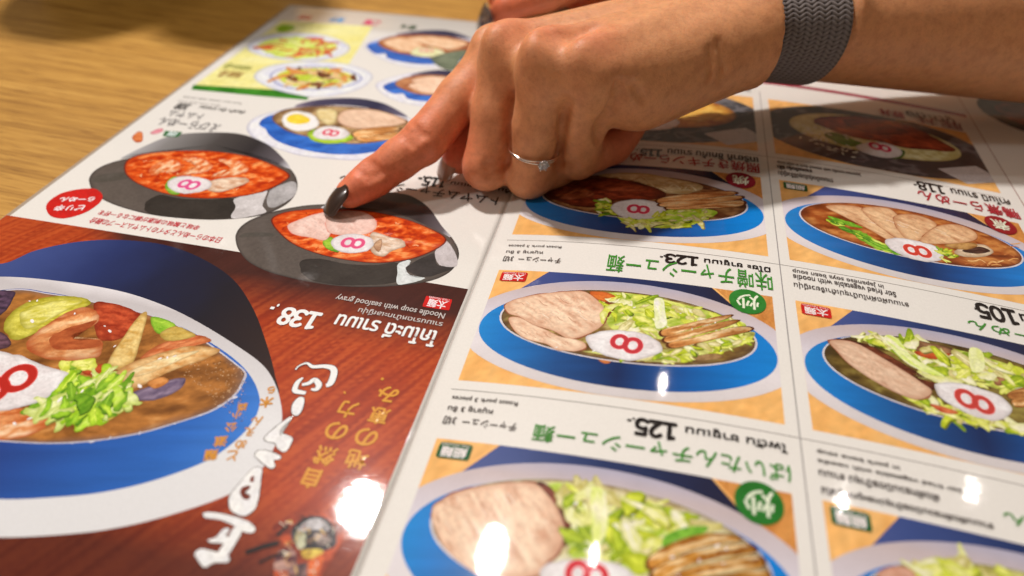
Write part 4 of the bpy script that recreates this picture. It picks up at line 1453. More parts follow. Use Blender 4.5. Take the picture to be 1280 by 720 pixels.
# little emblem: helmet shape in an orange ring with a dark staff
sh = Sheet()
sh.blob(Z4([(352, 528), (400, 486), (470, 464), (560, 456), (626, 492), (644, 546), (600, 640), (550, 720), (520, 800), (420, 800), (360, 700), (400, 600)]), 7, ink([(0, (120, 34, 16)), (1, (206, 84, 40))], 2.2, 90, 40, 2, 2.2), .7)
sh.blob(Z4([(440, 520), (500, 482), (566, 490), (604, 540), (606, 600), (560, 620), (470, 612), (430, 570)]), 7.4, ink([(0, (24, 22, 26)), (1, (70, 64, 66))], 2, 91), .6)
sh.blob(Z4([(470, 516), (520, 490), (566, 504), (580, 540), (520, 536), (460, 546)]), 7.8, ink([(0, (150, 140, 134)), (1, (216, 206, 198))], 1.4, 92), .5)
sh.blob(Z4([(446, 548), (484, 548), (486, 600), (456, 612)]), 7.9, ink([(0, (130, 120, 80)), (1, (206, 200, 160))], 1.0, 93, 90, 2), .5)
sh.blob(Z4([(520, 552), (574, 556), (590, 584), (540, 598)]), 7.9, ink([(0, (90, 70, 66)), (1, (214, 190, 170))], .8, 94), .5)
sh.blob(Z4([(470, 620), (540, 612), (556, 630), (490, 652)]), 7.9, ink([(0, (196, 150, 40)), (1, (236, 206, 90))], 1.2, 95), .5)
sh.blob(Z4([(380, 620), (440, 616), (450, 680), (400, 700), (360, 690)]), 7.8, ink([(0, (80, 30, 40)), (1, (196, 150, 130))], .9, 96, 20, 2, 2.4), .5)
sh.blob(Z4([(420, 690), (500, 670), (520, 730), (440, 760)]), 7.8, ink([(0, (40, 28, 40)), (1, (150, 110, 100))], .8, 97, 60, 2, 2.4), .5)
sh.blob(Z4([(500, 660), (560, 640), (540, 700), (500, 740)]), 7.9, ink([(0, (196, 66, 24)), (1, (226, 110, 50))], 1, 98), .5)
for a_, b_, w in (((246, 628), (380, 588), .0011), ((300, 668), (400, 628), .0006), ((372, 560), (420, 520), .0009)):
    sh.band(uv(Z4([a_, ((a_[0] + b_[0]) / 2, (a_[1] + b_[1]) / 2 - 4), b_])), w, 8, (30, 22, 22))
rs = random.Random(4)
for _ in range(46):
    x, y = rs.uniform(380, 600), rs.uniform(490, 720)
    q = [(x, y), (x + rs.uniform(-24, 24), y + rs.uniform(-20, 20)), (x + rs.uniform(-36, 36), y + rs.uniform(-30, 30))]
    sh.band(smooth(uv(Z4(q)), 4, False), rs.uniform(.00012, .0003), 8.2, rs.choice([(226, 180, 90), (30, 20, 20), (206, 150, 110), (120, 40, 20), (236, 220, 190)]))
sh.build('emblem', BP, None, 'small round emblem in orange and black')


# ------------------------------------------------------------------ left page: white part
def black_bowl_picture(label, outer, body, soup_px, soup_c, patches):
    s = Sheet()
    s.shape(smooth(uv(outer), 8), 2, ink([(0, (88, 76, 66)), (1, (98, 86, 76))], 14, 4, contrast=1.0, edge=((52, 44, 40), .04)), .9)
    root = s.build('dish_picture', MENU, None, label)
    b = Sheet()
    b.shape(smooth(uv(body), 8), 2.6, lambda q, r, loc: lerpc([(0, (206, 198, 192)), (.25, (136, 128, 120)), (.5, (78, 70, 64)), (.72, (52, 46, 44)), (.92, (100, 90, 90)), (1, (206, 196, 192))], (loc[:, 0] + 1) / 2), .9)
    for px, c1, c2 in patches:
        b.blob(px, 3.0, ink([(0, c1), (1, c2)], 5, 6), .8)
    b.build('bowl', root)
    c = Sheet()
    p = smooth(uv(soup_px), 8)
    m = p.mean(0)
    c.shape(m + (p - m) * 1.02, 4.6, flat((110, 34, 20)), 1)
    c.shape(p, 5, ink([(0, (176, 44, 8)), (.4, (214, 72, 16)), (.75, (232, 100, 34)), (1, (246, 150, 80))], 1.6, 17, 20, 2, 2.0, edge=((190, 60, 16), .1)), .6)
    rs = random.Random(len(label))
    for _ in range(70):
        q = m + (p[rs.randrange(len(p))] - m) * rs.uniform(.1, .9)
        a = rs.uniform(0, 3.1)
        k = rs.uniform(.0003, .0009)
        d = np.array([math.cos(a), math.sin(a)])
        e = np.array([-d[1], d[0]])
        c.band(smooth([q - d * k * 1.5, q + e * k * .7, q + d * k * 1.5], 4, False), k * .45, 5.6, rs.choice([(248, 160, 90), (252, 196, 140), (240, 120, 50), (160, 36, 8), (190, 50, 10)]))
    c.build('soup', root)
    return root


Z = zoom(3.2, 270, 150)
root = black_bowl_picture('picture of a black bowl with red soup and pork that the finger points at',
    Z([(78, 478), (82, 452), (102, 424), (150, 394), (240, 364), (380, 340), (560, 340), (760, 372), (900, 430), (962, 500), (969, 556), (930, 612), (830, 650), (640, 668), (450, 660), (250, 620), (140, 574), (92, 522)]),
    Z([(420, 352), (520, 322), (640, 296), (700, 290), (780, 304), (850, 350), (900, 420), (940, 470), (880, 440), (740, 380), (600, 352)]),
    Z([(226, 402), (262, 376), (340, 362), (480, 356), (620, 368), (740, 394), (840, 430), (914, 474), (880, 514), (780, 554), (660, 570), (560, 564), (430, 540), (320, 500), (256, 450)]), None,
    [(Z([(340, 566), (420, 556), (520, 576), (640, 580), (728, 572), (724, 640), (690, 656), (560, 662), (440, 654), (350, 624)]), (54, 46, 40), (62, 54, 47)),
     (Z([(730, 574), (780, 562), (760, 600), (790, 628), (840, 632), (780, 652), (724, 656), (726, 610)]), (206, 206, 194), (226, 222, 212)),
     (Z([(760, 590), (850, 540), (880, 536), (884, 580), (950, 590), (880, 620), (840, 628), (800, 622)]), (52, 46, 42), (66, 58, 54)),
     (Z([(880, 520), (920, 484), (960, 540), (960, 586), (900, 582), (880, 560)]), (186, 172, 164), (206, 192, 184)),
     (Z([(92, 470), (120, 452), (220, 452), (230, 466), (150, 466)]), (76, 68, 58), (88, 79, 69))])
pork(root, [Z([(284, 424), (330, 400), (400, 376), (470, 368), (520, 400), (470, 440), (440, 482), (380, 472), (310, 458)]), Z([(440, 392), (500, 366), (580, 366), (632, 392), (644, 428), (606, 456), (520, 462), (450, 450)])], pale=(240, 200, 178), deep=(222, 172, 148), rimc=(226, 130, 110), lines=False, name='pork_slice', seed=12)
bits(root, 'mushroom', [(Z([(620, 452), (660, 456), (700, 470), (744, 480), (756, 506), (706, 524), (664, 548), (620, 524)]), (206, 160, 120), (244, 222, 196)), (Z([(630, 500), (660, 476), (664, 500), (650, 530)]), (150, 96, 60), (206, 160, 120))], 7)
bits(root, 'leek', [(Z([(426, 490), (456, 468), (474, 482), (468, 506), (494, 530), (450, 520)]), (96, 150, 30), (170, 200, 60))], 7)
fish_cake(root, Z([(460, 490), (490, 464), (550, 456), (612, 470), (632, 496), (606, 524), (540, 534), (484, 522)]), Z([(548, 493)])[0], 2.35, 178, (226, 84, 120), layer=8)

Z = zoom(3.2, 0, 150)
root = black_bowl_picture('picture of a black bowl with red soup and shrimps near the left edge',
    Z([(357, 250), (360, 226), (380, 202), (424, 178), (500, 156), (640, 130), (800, 120), (960, 130), (1110, 160), (1176, 214), (1189, 276), (1150, 334), (1050, 380), (900, 398), (760, 396), (600, 378), (460, 340), (380, 296)]),
    Z([(480, 156), (580, 104), (690, 62), (830, 50), (960, 56), (1060, 92), (1120, 140), (1160, 196), (1060, 150), (900, 128), (700, 124), (560, 132)]),
    Z([(502, 196), (520, 158), (600, 134), (760, 124), (900, 132), (1030, 158), (1148, 214), (1124, 250), (1040, 288), (930, 308), (800, 312), (680, 298), (580, 266), (522, 232)]), None,
    [(Z([(580, 330), (640, 300), (720, 314), (840, 318), (930, 312), (940, 350), (916, 392), (760, 394), (600, 376)]), (52, 45, 38), (62, 54, 46)),
     (Z([(940, 314), (1040, 292), (1070, 286), (1050, 340), (1060, 372), (930, 394), (942, 350)]), (196, 184, 174), (222, 210, 200)),
     (Z([(1080, 284), (1140, 254), (1180, 250), (1180, 300), (1100, 350), (1070, 340)]), (150, 142, 134), (190, 180, 172)),
     (Z([(364, 240), (400, 220), (500, 210), (512, 234), (400, 250)]), (76, 68, 58), (88, 79, 69))])
sh = Sheet()
for k, px in enumerate(([(600, 196), (640, 168), (690, 158), (720, 172), (724, 196), (690, 212), (640, 210), (628, 222), (600, 218)], [(720, 150), (790, 150), (836, 166), (850, 190), (820, 210), (770, 218), (700, 226), (740, 204), (786, 190), (776, 172)], [(870, 158), (940, 160), (984, 180), (992, 204), (950, 222), (900, 226), (840, 230), (880, 206), (920, 196), (910, 180)])):
    px = Z(px)
    sh.blob(px, 7, ink([(0, (214, 96, 40)), (.5, (240, 150, 90)), (1, (252, 206, 160))], 1.1, 30 + k, 80, 2, 2.2, edge=((206, 80, 30), .3), shade=(0, .7, .15)), .5)
sh.build('shrimp', root)
bits(root, 'mushroom', [(Z([(830, 250), (900, 232), (980, 232), (992, 250), (940, 272), (880, 290), (830, 280)]), (206, 150, 110), (244, 214, 180))], 7)
bits(root, 'leek', [(Z([(660, 262), (690, 228), (712, 232), (690, 262), (720, 296), (680, 296)]), (110, 160, 40), (180, 206, 80))], 7)
fish_cake(root, Z([(668, 256), (700, 232), (760, 226), (830, 240), (846, 264), (810, 286), (740, 296), (690, 282)]), Z([(756, 259)])[0], 2.5, 178, (222, 84, 130), layer=8)
sh = Sheet()
ov = uv(Z([(184, 350), (200, 322), (250, 292), (320, 277), (380, 276), (410, 300), (400, 330), (350, 366), (290, 388), (240, 394), (200, 382)]))
sh.shape(smooth(ov, 8), 4, ink([(0, (196, 14, 12)), (1, (206, 24, 18))], 3, 5), .9)
for s_, p0, h_, w_ in (('ピリ辛', (278, 352), 3.4, 1.0), ('らーめん', (308, 318), 2.7, 1.0)):
    letter_at(sh, s_, Z([p0])[0], h_, (246, 228, 220), .12, 6, 194, w_)
sh.build('spicy_badge', MENU, None, 'red oval spicy noodle badge')
text_part('menu_note', [('日本のらーめんとタイのトムヤムスープの融合', (279, 297), (109, 278.5), (206, 60, 66), dict(bold=.04, layer=5)), ('辛味と酸味の刺激が癖になる一杯を', (252, 282), (120, 268.5), (206, 60, 66), dict(bold=.04, layer=5))], label='two lines of small red Japanese text')
text_part('dish_name', [('トムヤムチャーシューめん', (624, 246.5), (420, 229), (40, 34, 34), dict(bold=.05))], label='thin black Japanese dish name')
text_part('dish_price', [('ต้มยำ ชาชูเมน', (640, 236), (562, 232), (30, 26, 26), dict(bold=.06)), ('１１５.-', (560, 224.5), (519, 230.5), (30, 26, 26), dict(bold=.2, tight=True))])
text_part('dish_price', [('ต้มยำ กุ้ง ราเมน', (309, 138), (247, 136.5), (80, 72, 68), dict(bold=.03)), ('１０８', (240, 131), (216, 136), (70, 64, 60), dict(bold=.14, tight=True))])
text_part('dish_note', [('Tom yam ramen with shrimp', (304, 129), (228, 122), GREY, dict(bold=.02)), ('Spicy Thai style soup', (276, 132), (222, 127), GREY, dict(bold=.02))])
text_part('dish_name', [('トムヤム', (256, 143), (206, 145), (130, 122, 118)), ('えびらーめん', (278, 156), (192, 156), (130, 122, 118))], label='thin grey Japanese dish name')
bits(MENU, 'chili_icon', [([(165, 172), (172, 165), (178, 166), (178, 176), (170, 178)], (206, 90, 40), (230, 140, 80))], 3)
sh = Sheet()
sh.poly([(206.5, 163.5), (228, 165), (223, 171.5), (203, 170.5)], 3, flat((60, 110, 60)))
letter(sh, '細麺', (224, 165.5), (207, 169.5), (220, 226, 214), bold=.05, layer=4)
sh.build('noodle_stamp', MENU, None, 'small green noodle stamp')
bits(MENU, 'pepper_icon', [([(188, 166), (196, 161.5), (204, 161), (202, 165), (192, 168)], (224, 120, 130), (236, 160, 160))], 3)


def small_blue_bowl(label, outer, body, blue, soup_px, sc):
    s = Sheet()
    s.shape(smooth(uv(outer), 8), 2, ink([(0, (226, 218, 222)), (1, (238, 230, 228))], 6, 5, edge=((176, 168, 178), .05)), .9)
    root = s.build('dish_picture', MENU, None, label)
    b = Sheet()
    b.shape(smooth(uv(body), 8), 3, lambda q, r, loc: lerpc([(0, (150, 130, 140)), (.2, (70, 62, 84)), (.7, (40, 40, 66)), (1, (110, 100, 116))], (loc[:, 0] + 1) / 2), .9)
    p = smooth(uv(blue), 6)
    b.shape(p, 4, ink([(0, (40, 84, 160)), (1, (64, 120, 200))], 3, 6, 20, 3, 1.8), .7)
    b.build('bowl', root)
    c = Sheet()
    p = smooth(uv(soup_px), 8)
    c.shape(p, 5, ink([(0, sc[0]), (1, sc[1])], 1.8, 19, 20, 2, 2, edge=((110, 70, 50), .1)), .7)
    c.build('soup', root)
    return root


Z = zoom(3.2, 250, 0)
root = small_blue_bowl('picture of a blue bowl with half a boiled egg', Z([(186, 514), (215, 474), (290, 448), (440, 420), (620, 416), (780, 450), (850, 480), (880, 520), (850, 570), (760, 615), (640, 640), (520, 636), (400, 622), (290, 588), (220, 556)]),
    Z([(380, 428), (440, 404), (540, 393), (640, 394), (730, 412), (800, 446), (826, 470), (700, 436), (540, 420)]),
    Z([(236, 496), (280, 462), (420, 440), (640, 440), (800, 470), (838, 500), (810, 560), (740, 596), (640, 616), (520, 616), (410, 598), (320, 570), (276, 540), (262, 516)]),
    Z([(288, 474), (330, 442), (420, 428), (560, 424), (700, 438), (800, 468), (836, 490), (820, 530), (740, 562), (640, 576), (540, 570), (430, 548), (340, 520)]), ((120, 84, 50), (206, 166, 110)))
pork(root, [Z([(548, 474), (580, 442), (680, 438), (780, 462), (826, 490), (740, 510), (640, 516), (572, 502)])], pale=(236, 196, 160), deep=(216, 170, 134), lines=False, seed=14)
bits(root, 'noodles', [(Z([(470, 440), (520, 436), (548, 450), (540, 490), (510, 500), (470, 470)]), (222, 190, 120), (240, 216, 160))], 6)
bamboo(root, [Z([(610, 530), (680, 512), (780, 506), (800, 520), (700, 544), (620, 552)]), Z([(620, 552), (700, 544), (800, 526), (780, 556), (680, 568), (640, 566)])], cols=((166, 96, 40), (220, 150, 80)))
sh = Sheet()
sh.blob(Z([(326, 480), (350, 452), (400, 446), (452, 460), (476, 490), (460, 516), (400, 526), (350, 514)]), 8, ink([(0, (238, 230, 218)), (1, (248, 242, 234))], 3, 4, edge=((206, 190, 170), .15)), .6)
sh.blob(Z([(346, 476), (366, 460), (404, 458), (436, 474), (436, 490), (400, 498), (360, 492)]), 8.6, ink([(0, (240, 196, 40)), (1, (250, 220, 80))], 2, 4), .6)
sh.build('boiled_egg', root)
bits(root, 'lettuce', [(Z([(430, 540), (450, 520), (480, 520), (560, 540), (610, 540), (606, 560), (540, 576), (460, 568)]), (150, 190, 30), (206, 226, 80))], 7)
fish_cake(root, Z([(452, 534), (480, 512), (530, 506), (584, 520), (596, 542), (560, 558), (500, 560), (462, 550)]), Z([(524, 532)])[0], 2.1, 176, (220, 70, 90), layer=8)

Z = zoom(6.4, 410, 0)
root = small_blue_bowl('picture of a blue bowl behind the pointing finger, highest of the blue bowls', Z([(290, 380), (340, 330), (460, 290), (700, 250), (1000, 270), (1180, 320), (1230, 380), (1160, 470), (1000, 530), (760, 545), (560, 520), (380, 450)]),
    Z([(540, 280), (640, 256), (800, 242), (940, 244), (1060, 272), (1150, 314), (1000, 300), (760, 286)]),
    Z([(312, 376), (360, 340), (600, 300), (1000, 310), (1180, 350), (1150, 440), (1000, 500), (800, 516), (640, 504), (480, 468), (460, 430), (380, 430)]),
    Z([(396, 346), (460, 304), (600, 280), (800, 280), (1000, 300), (1160, 344), (1120, 410), (960, 456), (800, 462), (640, 440), (480, 400)]), ((150, 70, 36), (206, 130, 76)))
pork(root, [Z([(440, 336), (540, 306), (640, 310), (760, 360), (720, 410), (620, 420), (500, 380)]), Z([(620, 306), (800, 294), (1000, 316), (1120, 350), (1000, 396), (860, 380), (740, 346)])], pale=(244, 200, 156), deep=(226, 166, 116), lines=False, seed=16)
fish_cake(root, Z([(660, 430), (700, 390), (800, 380), (900, 400), (930, 430), (840, 456), (740, 456)]), Z([(790, 404)])[0], 2.2, 176, (230, 150, 130), layer=8, body=((226, 216, 150), (240, 234, 190)))
bits(root, 'seaweed', [(Z([(820, 470), (920, 430), (1040, 404), (1120, 410), (1060, 480), (1000, 560), (900, 540)]), (96, 104, 80), (136, 140, 110))], 8)
root = small_blue_bowl('picture of a blue bowl half covered by the pointing finger', Z([(380, 690), (440, 640), (580, 600), (800, 570), (1000, 590), (1160, 640), (1190, 720), (1100, 800), (900, 850), (680, 840), (480, 780)]),
    Z([(660, 606), (760, 574), (900, 560), (1040, 580), (1120, 620), (900, 606)]),
    Z([(440, 700), (500, 660), (700, 620), (1000, 640), (1140, 690), (1080, 770), (900, 810), (760, 810), (640, 790), (600, 750), (520, 750)]),
    Z([(536, 676), (600, 626), (760, 600), (960, 610), (1110, 660), (1080, 720), (940, 760), (800, 764), (660, 740)]), ((150, 76, 44), (206, 140, 90)))
pork(root, [Z([(640, 690), (720, 660), (860, 664), (960, 700), (900, 750), (760, 744)]), Z([(660, 650), (800, 614), (1000, 630), (1060, 680), (900, 690)])], pale=(246, 206, 170), deep=(230, 176, 136), lines=False, seed=17)

# yellow salad panel
Z = zoom(3.2, 250, 0)
s = Sheet()
yq = uv([(352, 26), (466, 33), (436, 80), (386, 118), (242, 107.5)])
s.shape(yq, 1, ink([(0, (238, 222, 130)), (1, (246, 234, 160))], 5, 3, 30, 2), 1.2)
root = s.build('salad_panel', MENU, None, 'pale yellow panel with two plates')
s = Sheet()
s.shape(uv([(242, 106), (345, 112.5), (386, 121.5), (384, 125), (335, 121), (239, 112)]), 2, ink([(0, (44, 110, 24)), (1, (70, 140, 40))], 4, 4), 1)
s.build('green_strip', root)
for outer, food, pal, ring in ((Z([(188, 192), (230, 152), (320, 134), (440, 134), (540, 152), (600, 190), (560, 226), (460, 244), (340, 240), (240, 222)]), Z([(232, 186), (280, 158), (380, 148), (480, 158), (550, 186), (500, 222), (400, 234), (300, 222)]),
                              [((214, 220, 100), (240, 240, 150)), ((196, 210, 60), (230, 230, 110)), ((206, 70, 34), (230, 110, 60)), ((196, 60, 30), (226, 120, 70))], (200, 196, 206)),
                             (Z([(216, 312), (250, 274), (340, 252), (480, 246), (610, 262), (690, 300), (650, 350), (540, 382), (420, 386), (290, 356)]), Z([(306, 306), (350, 280), (460, 272), (560, 282), (620, 312), (560, 342), (440, 352), (350, 340)]),
                              [((206, 214, 40), (236, 236, 110)), ((226, 170, 100), (244, 210, 160)), ((214, 130, 50), (230, 160, 90)), ((176, 190, 40), (220, 226, 80)), ((90, 40, 20), (140, 80, 40))], (96, 104, 170))):
    b = Sheet()
    b.shape(smooth(uv(outer), 6), 2, ink([(0, (222, 216, 220)), (1, (238, 232, 230))], 5, 3, edge=((170, 164, 176), .08)), .8)
    p = uv(food)
    m = p.mean(0)
    q = smooth(m + (p - m) * 1.16, 6)
    b.band(np.vstack([q, q[:1]]), .0007, 3, ring)
    pl = b.build('plate', root)
    cabbage(root, food, 46, 5.5, 101, pal=pal, layer=5, name='salad', base=ink([(0, pal[0][0]), (1, pal[1][1])], 2.5, 7))
sh = Sheet()
sh.blob(Z([(306, 112), (330, 100), (370, 102), (378, 116), (340, 128), (312, 126)]), 3, ink([(0, (130, 170, 20)), (1, (170, 196, 40))], 2, 3), .8)
sh.build('round_label', root)
text_part('menu_note', [('ยำสลัดผักรวม ญี่ปุ่น', (318, 82), (276, 86), (150, 150, 70), dict(bold=.03)), ('ซาลาดะ 69.-', (306, 91), (268, 96), (176, 120, 60), dict(bold=.05))], root)
text_part('menu_heading', [('サラダ', (392, 20), (371, 24), (226, 70, 60), dict(bold=.2)), ('餃子', (432, 23.5), (410, 27), (90, 160, 206), dict(bold=.25)), ('ご飯', (477, 26.5), (452, 31), (222, 80, 110), dict(bold=.25)), ('味噌らーめん', (522, 32.5), (498, 36), (60, 86, 60), dict(bold=.1))], label='coloured headings along the top edge')
# ------------------------------------------------------------------ the person
def polish(name, col, rough=0.30, flakes=False):
    k = NT(name)
    k.set(Base_Color=(*lin(col), 1), Roughness=rough, Specular_IOR_Level=0.6, Coat_Weight=1.0, Coat_Roughness=0.14)
    if flakes:
        v = k.n('ShaderNodeTexVoronoi')
        v.inputs['Scale'].default_value = 1300
        k.l(k.pos(), v.inputs['Vector'])
        m = k.ramp(v.outputs['Color'], [(0.62, lin(col)), (0.80, (0.35, 0.22, 0.17)), (0.92, (0.75, 0.62, 0.52))])
        k.l(m, k.b.inputs['Base Color'])
    return k.m


def nail(base, tip, facing, width, mat, parent, curl=0.9, rad=6.6):
    """a curved finger nail from base to free edge (metres), facing its normal"""
    base, tip = np.asarray(base, float), np.asarray(tip, float)
    a = unit(tip - base)
    L = np.linalg.norm(tip - base)
    n = unit(np.asarray(facing, float) - a * (np.asarray(facing, float) @ a))
    s = np.cross(a, n)
    nu, nv = 14, 12
    V = []
    th = 0.0005
    for lay in (0, 1):
        for i in range(nu + 1):
            t = i / nu
            w = width / 2 * (0.80 + 0.20 * math.sin(min(t * 2.2, 1) * math.pi / 2))
            if t > .72:
                w *= math.sqrt(max(1 - ((t - .72) / .30) ** 2, .03))
            if t < .18:
                w *= math.sqrt(max(1 - ((.18 - t) / .21) ** 2, .05))
            for j in range(nv + 1):
                y = (j / nv * 2 - 1) * w
                q = math.asin(max(-1, min(1, y / (rad / 1000))))
                h = rad / 1000 * (math.cos(q) - 1)
                arch = -0.0011 * curl * (2 * t - 1) ** 2 * (L / .012)
                V.append(base + a * L * t + s * (rad / 1000 * math.sin(q)) + n * (h + arch - lay * th))
    m = nv + 1
    N = (nu + 1) * m
    F = []
    for i in range(nu):
        for j in range(nv):
            p, q, r, u = i * m + j, (i + 1) * m + j, (i + 1) * m + j + 1, i * m + j + 1
            F += [[p, u, r, q], [N + p, N + q, N + r, N + u]]
    edge = [i for i in range(m)] + [i * m + nv for i in range(1, nu + 1)] + [nu * m + j for j in range(nv - 1, -1, -1)] + [i * m for i in range(nu - 1, 0, -1)]
    for i in range(len(edge)):
        p, q = edge[i], edge[(i + 1) % len(edge)]
        F.append([p, N + p, N + q, q][::-1])
    return mesh_obj('fingernail', V, F, mat, parent)


def right_hand():
    """the other hand, resting palm down on the table behind; only two finger ends reach into the picture"""
    T = at(612, 31, .0095) * MM
    D = at(634, 10, .0200) * MM
    d = unit(D - T)
    d = unit(at(700, -10, .0235) * MM - D)
    P = D + d * 24
    K = P + unit(d + np.array([.05, 0, .10])) * 42
    wrist = K + unit(d + np.array([0, .25, .1])) * 82
    side = unit(np.cross(d, [0, 0, 1]))
    if side[1] < 0:
        side = -side
    lo = np.minimum(T, wrist) - [25, 40, 0]
    F = Field((-95, 165, -6), (330, 470, 92), 1.3)
    palm = F.new()
    fing = None
    rads = ((9.4, 8.0, 7.0, 6.0), (9.8, 8.2, 7.2, 6.2), (9.4, 7.9, 6.9, 6.0), (8.4, 7.0, 6.2, 5.4))
    for i, (o, f) in enumerate(((0, 1.0), (19, .74), (37, .66), (54, .56))):
        k = K + side * o - d * (abs(o - 19) * .10 - 1.9) * -1
        p, e, t = (k + (x - K) * f + side * o * .12 * (1 if n else 0) for n, x in enumerate((P, D, T)))
        g = F.new()
        F.chain(g, [k, p, e, t], rads[i], 2.5)
        fing = g if fing is None else smin(fing, g, 1.1)
        F.cone(palm, wrist + side * (o * .75 - 2), k, 16, 10.5, 9)
    tt = [wrist - side * 6 - d * 14, wrist - side * 22 - d * 50, at(776, -18, .0170) * MM, at(724, 3, .0125) * MM]
    th = F.new()
    F.chain(th, tt, (15, 11.5, 9.2, 7.4), 4)
    hand = smin(smin(palm, th, 7), fing, 4)
    ax = unit(d + np.array([0, .3, .05]))
    w = unit(side - ax * (side @ ax))
    F.limb(hand, wrist + side * 14, ax, w, unit(np.cross(ax, w)), -6, 190, lambda t: (26 + .07 * np.clip(t, 0, 140), 19 + .1 * np.clip(t, 0, 130)), 14)
    V, Q = F.nets(hand)
    V = laplace(V, Q, 3, .5)
    base, red = np.array([0.64, 0.30, 0.135]), np.array([0.74, 0.19, 0.09])
    wt = np.exp(-(((V - T) ** 2).sum(1)) / 60 ** 2)
    wt = np.maximum(wt, np.exp(-(((V - tt[3]) ** 2).sum(1)) / 50 ** 2))
    return V, Q, base * (1 - wt[:, None]) + red * wt[:, None], T, d, tt


V1, Q1, C1, TH = left_hand()
V2, Q2, C2, T2, D2, TT2 = right_hand()
PERSON = mesh_obj('person', np.vstack([V1, V2]) / MM, np.vstack([Q1, Q2 + len(V1)]), SKIN, None, True, np.vstack([C1, C2]))
tag(PERSON, 'person pressing a left index finger on the menu, dark nail polish, other hand resting behind', 'person')
DARKNAIL = polish('dark_brown_polish', (54, 36, 30))
NEUTRALNAIL = polish('smoky_polish', (176, 134, 112), .25)
GLITTER = polish('glitter_polish', (46, 26, 24), .2, True)
UPZ = np.array([0, 0, 1.0])
nail(at(428, 227, .0176), at(401, 263, .0080), -RGT * .58 + UPZ * .68 - FWD * .25, .0098, DARKNAIL, PERSON)['label'] = 'dark brown nail of the pointing finger'
nail(at(560, 190, .0205), at(545, 221, .0100), -RGT * .7 - FWD * .6, .0100, NEUTRALNAIL, PERSON)['label'] = 'pale beige thumbnail'
t2, d2 = T2 / MM, D2
nail(at(605, 9, .0225), at(594, 46, .0040), -RGT * .45 - FWD * .85, .0115, GLITTER, PERSON)['label'] = 'dark glittery nail of the hand behind'


# ------------------------------------------------------------------ ring on the ring finger
def tube_ring(c, ex, ey, rad, minor, n=72, m=10, wob=0, off=None):
    V, F = [], []
    ez = np.cross(ex, ey)
    for i in range(n):
        t = 2 * math.pi * i / n
        o = ex * math.cos(t) + ey * math.sin(t)
        for j in range(m):
            q = 2 * math.pi * j / m
            V.append(c + o * (rad + minor * math.cos(q)) + ez * (minor * math.sin(q) + (off(t) if off else 0)))
    for i in range(n):
        for j in range(m):
            F.append([i * m + j, ((i + 1) % n) * m + j, ((i + 1) % n) * m + (j + 1) % m, i * m + (j + 1) % m])
    return V, F


def metal(name, col, rough):
    k = NT(name)
    k.set(Base_Color=(*col, 1), Metallic=1.0, Roughness=rough)
    return k.m


def gem_material():
    k = NT('clear_stone')
    k.set(Base_Color=(0.93, 0.95, 1.0, 1), Roughness=0.02, Transmission_Weight=0.75, IOR=2.2, Specular_IOR_Level=1.0)
    return k.m


SILVER = metal('silver', (0.86, 0.80, 0.74), 0.14)
fa = unit(RNG[1] - RNG[0])
rc = (RNG[0] + (RNG[1] - RNG[0]) * .735) / MM
tov = unit(CAM - rc)
ex = unit(tov - fa * (tov @ fa))
ey = np.cross(fa, ex)
if ey @ RGT < 0:
    ey = -ey
RR = 0.00905
gt = math.radians(24)
sp_ = lambda t, s: s * .00026 + s * .00030 * math.exp(-(((t - gt + math.pi) % (2 * math.pi) - math.pi) / .5) ** 2)
RING = empty('ring', tuple(rc))
tag(RING, 'thin silver ring with a small clear stone on the bent ring finger', 'ring')
for s in (-1, 1):
    v, f = tube_ring(rc, ex, ey, RR, .00028, off=lambda t, s=s: sp_(t, s))
    mesh_obj('band', v, f, SILVER, RING)
gd = ex * math.cos(gt) + ey * math.sin(gt)
gc = rc + gd * (RR + .0014)
g1 = unit(np.cross(gd, fa))
g2 = np.cross(gd, g1)
V, F = [], []
for r, h in ((0.0, -.0013), (.0020, .0001), (.0020, .0003), (.0012, .0010)):
    n = 1 if r == 0 else 8
    for i in range(n):
        a = 2 * math.pi * (i + (.5 if h > .0005 else 0)) / 8
        V.append(gc + g1 * r * math.cos(a) + g2 * r * math.sin(a) + gd * h)
for i in range(8):
    j = (i + 1) % 8
    F += [[0, 1 + j, 1 + i], [1 + i, 1 + j, 9 + j, 9 + i], [9 + i, 9 + j, 17 + i], [9 + j, 17 + j, 17 + i]]
F.append([17 + i for i in range(8)])
mesh_obj('stone', V, F, gem_material(), RING, smooth=False)
V, F = [], []
for i in range(6):
    a = 2 * math.pi * i / 6
    o = g1 * math.cos(a) + g2 * math.sin(a)
    pth = [gc + o * .0004 - gd * .0016, gc + o * .0016 - gd * .0004, gc + o * .0021 + gd * .0003, gc + o * .0018 + gd * .0008]
    for k_, p in enumerate(pth):
        for j in range(6):
            q = 2 * math.pi * j / 6
            r = .00026 if k_ < 3 else .00034
            V.append(p + (np.cross(gd, o) * math.cos(q) + o * math.sin(q)) * r)
    b0 = i * 24
    for k_ in range(3):
        for j in range(6):
            F.append([b0 + k_ * 6 + j, b0 + k_ * 6 + (j + 1) % 6, b0 + (k_ + 1) * 6 + (j + 1) % 6, b0 + (k_ + 1) * 6 + j])
    F.append([b0 + 18 + j for j in range(6)])
mesh_obj('stone_setting', V, F, SILVER, RING)


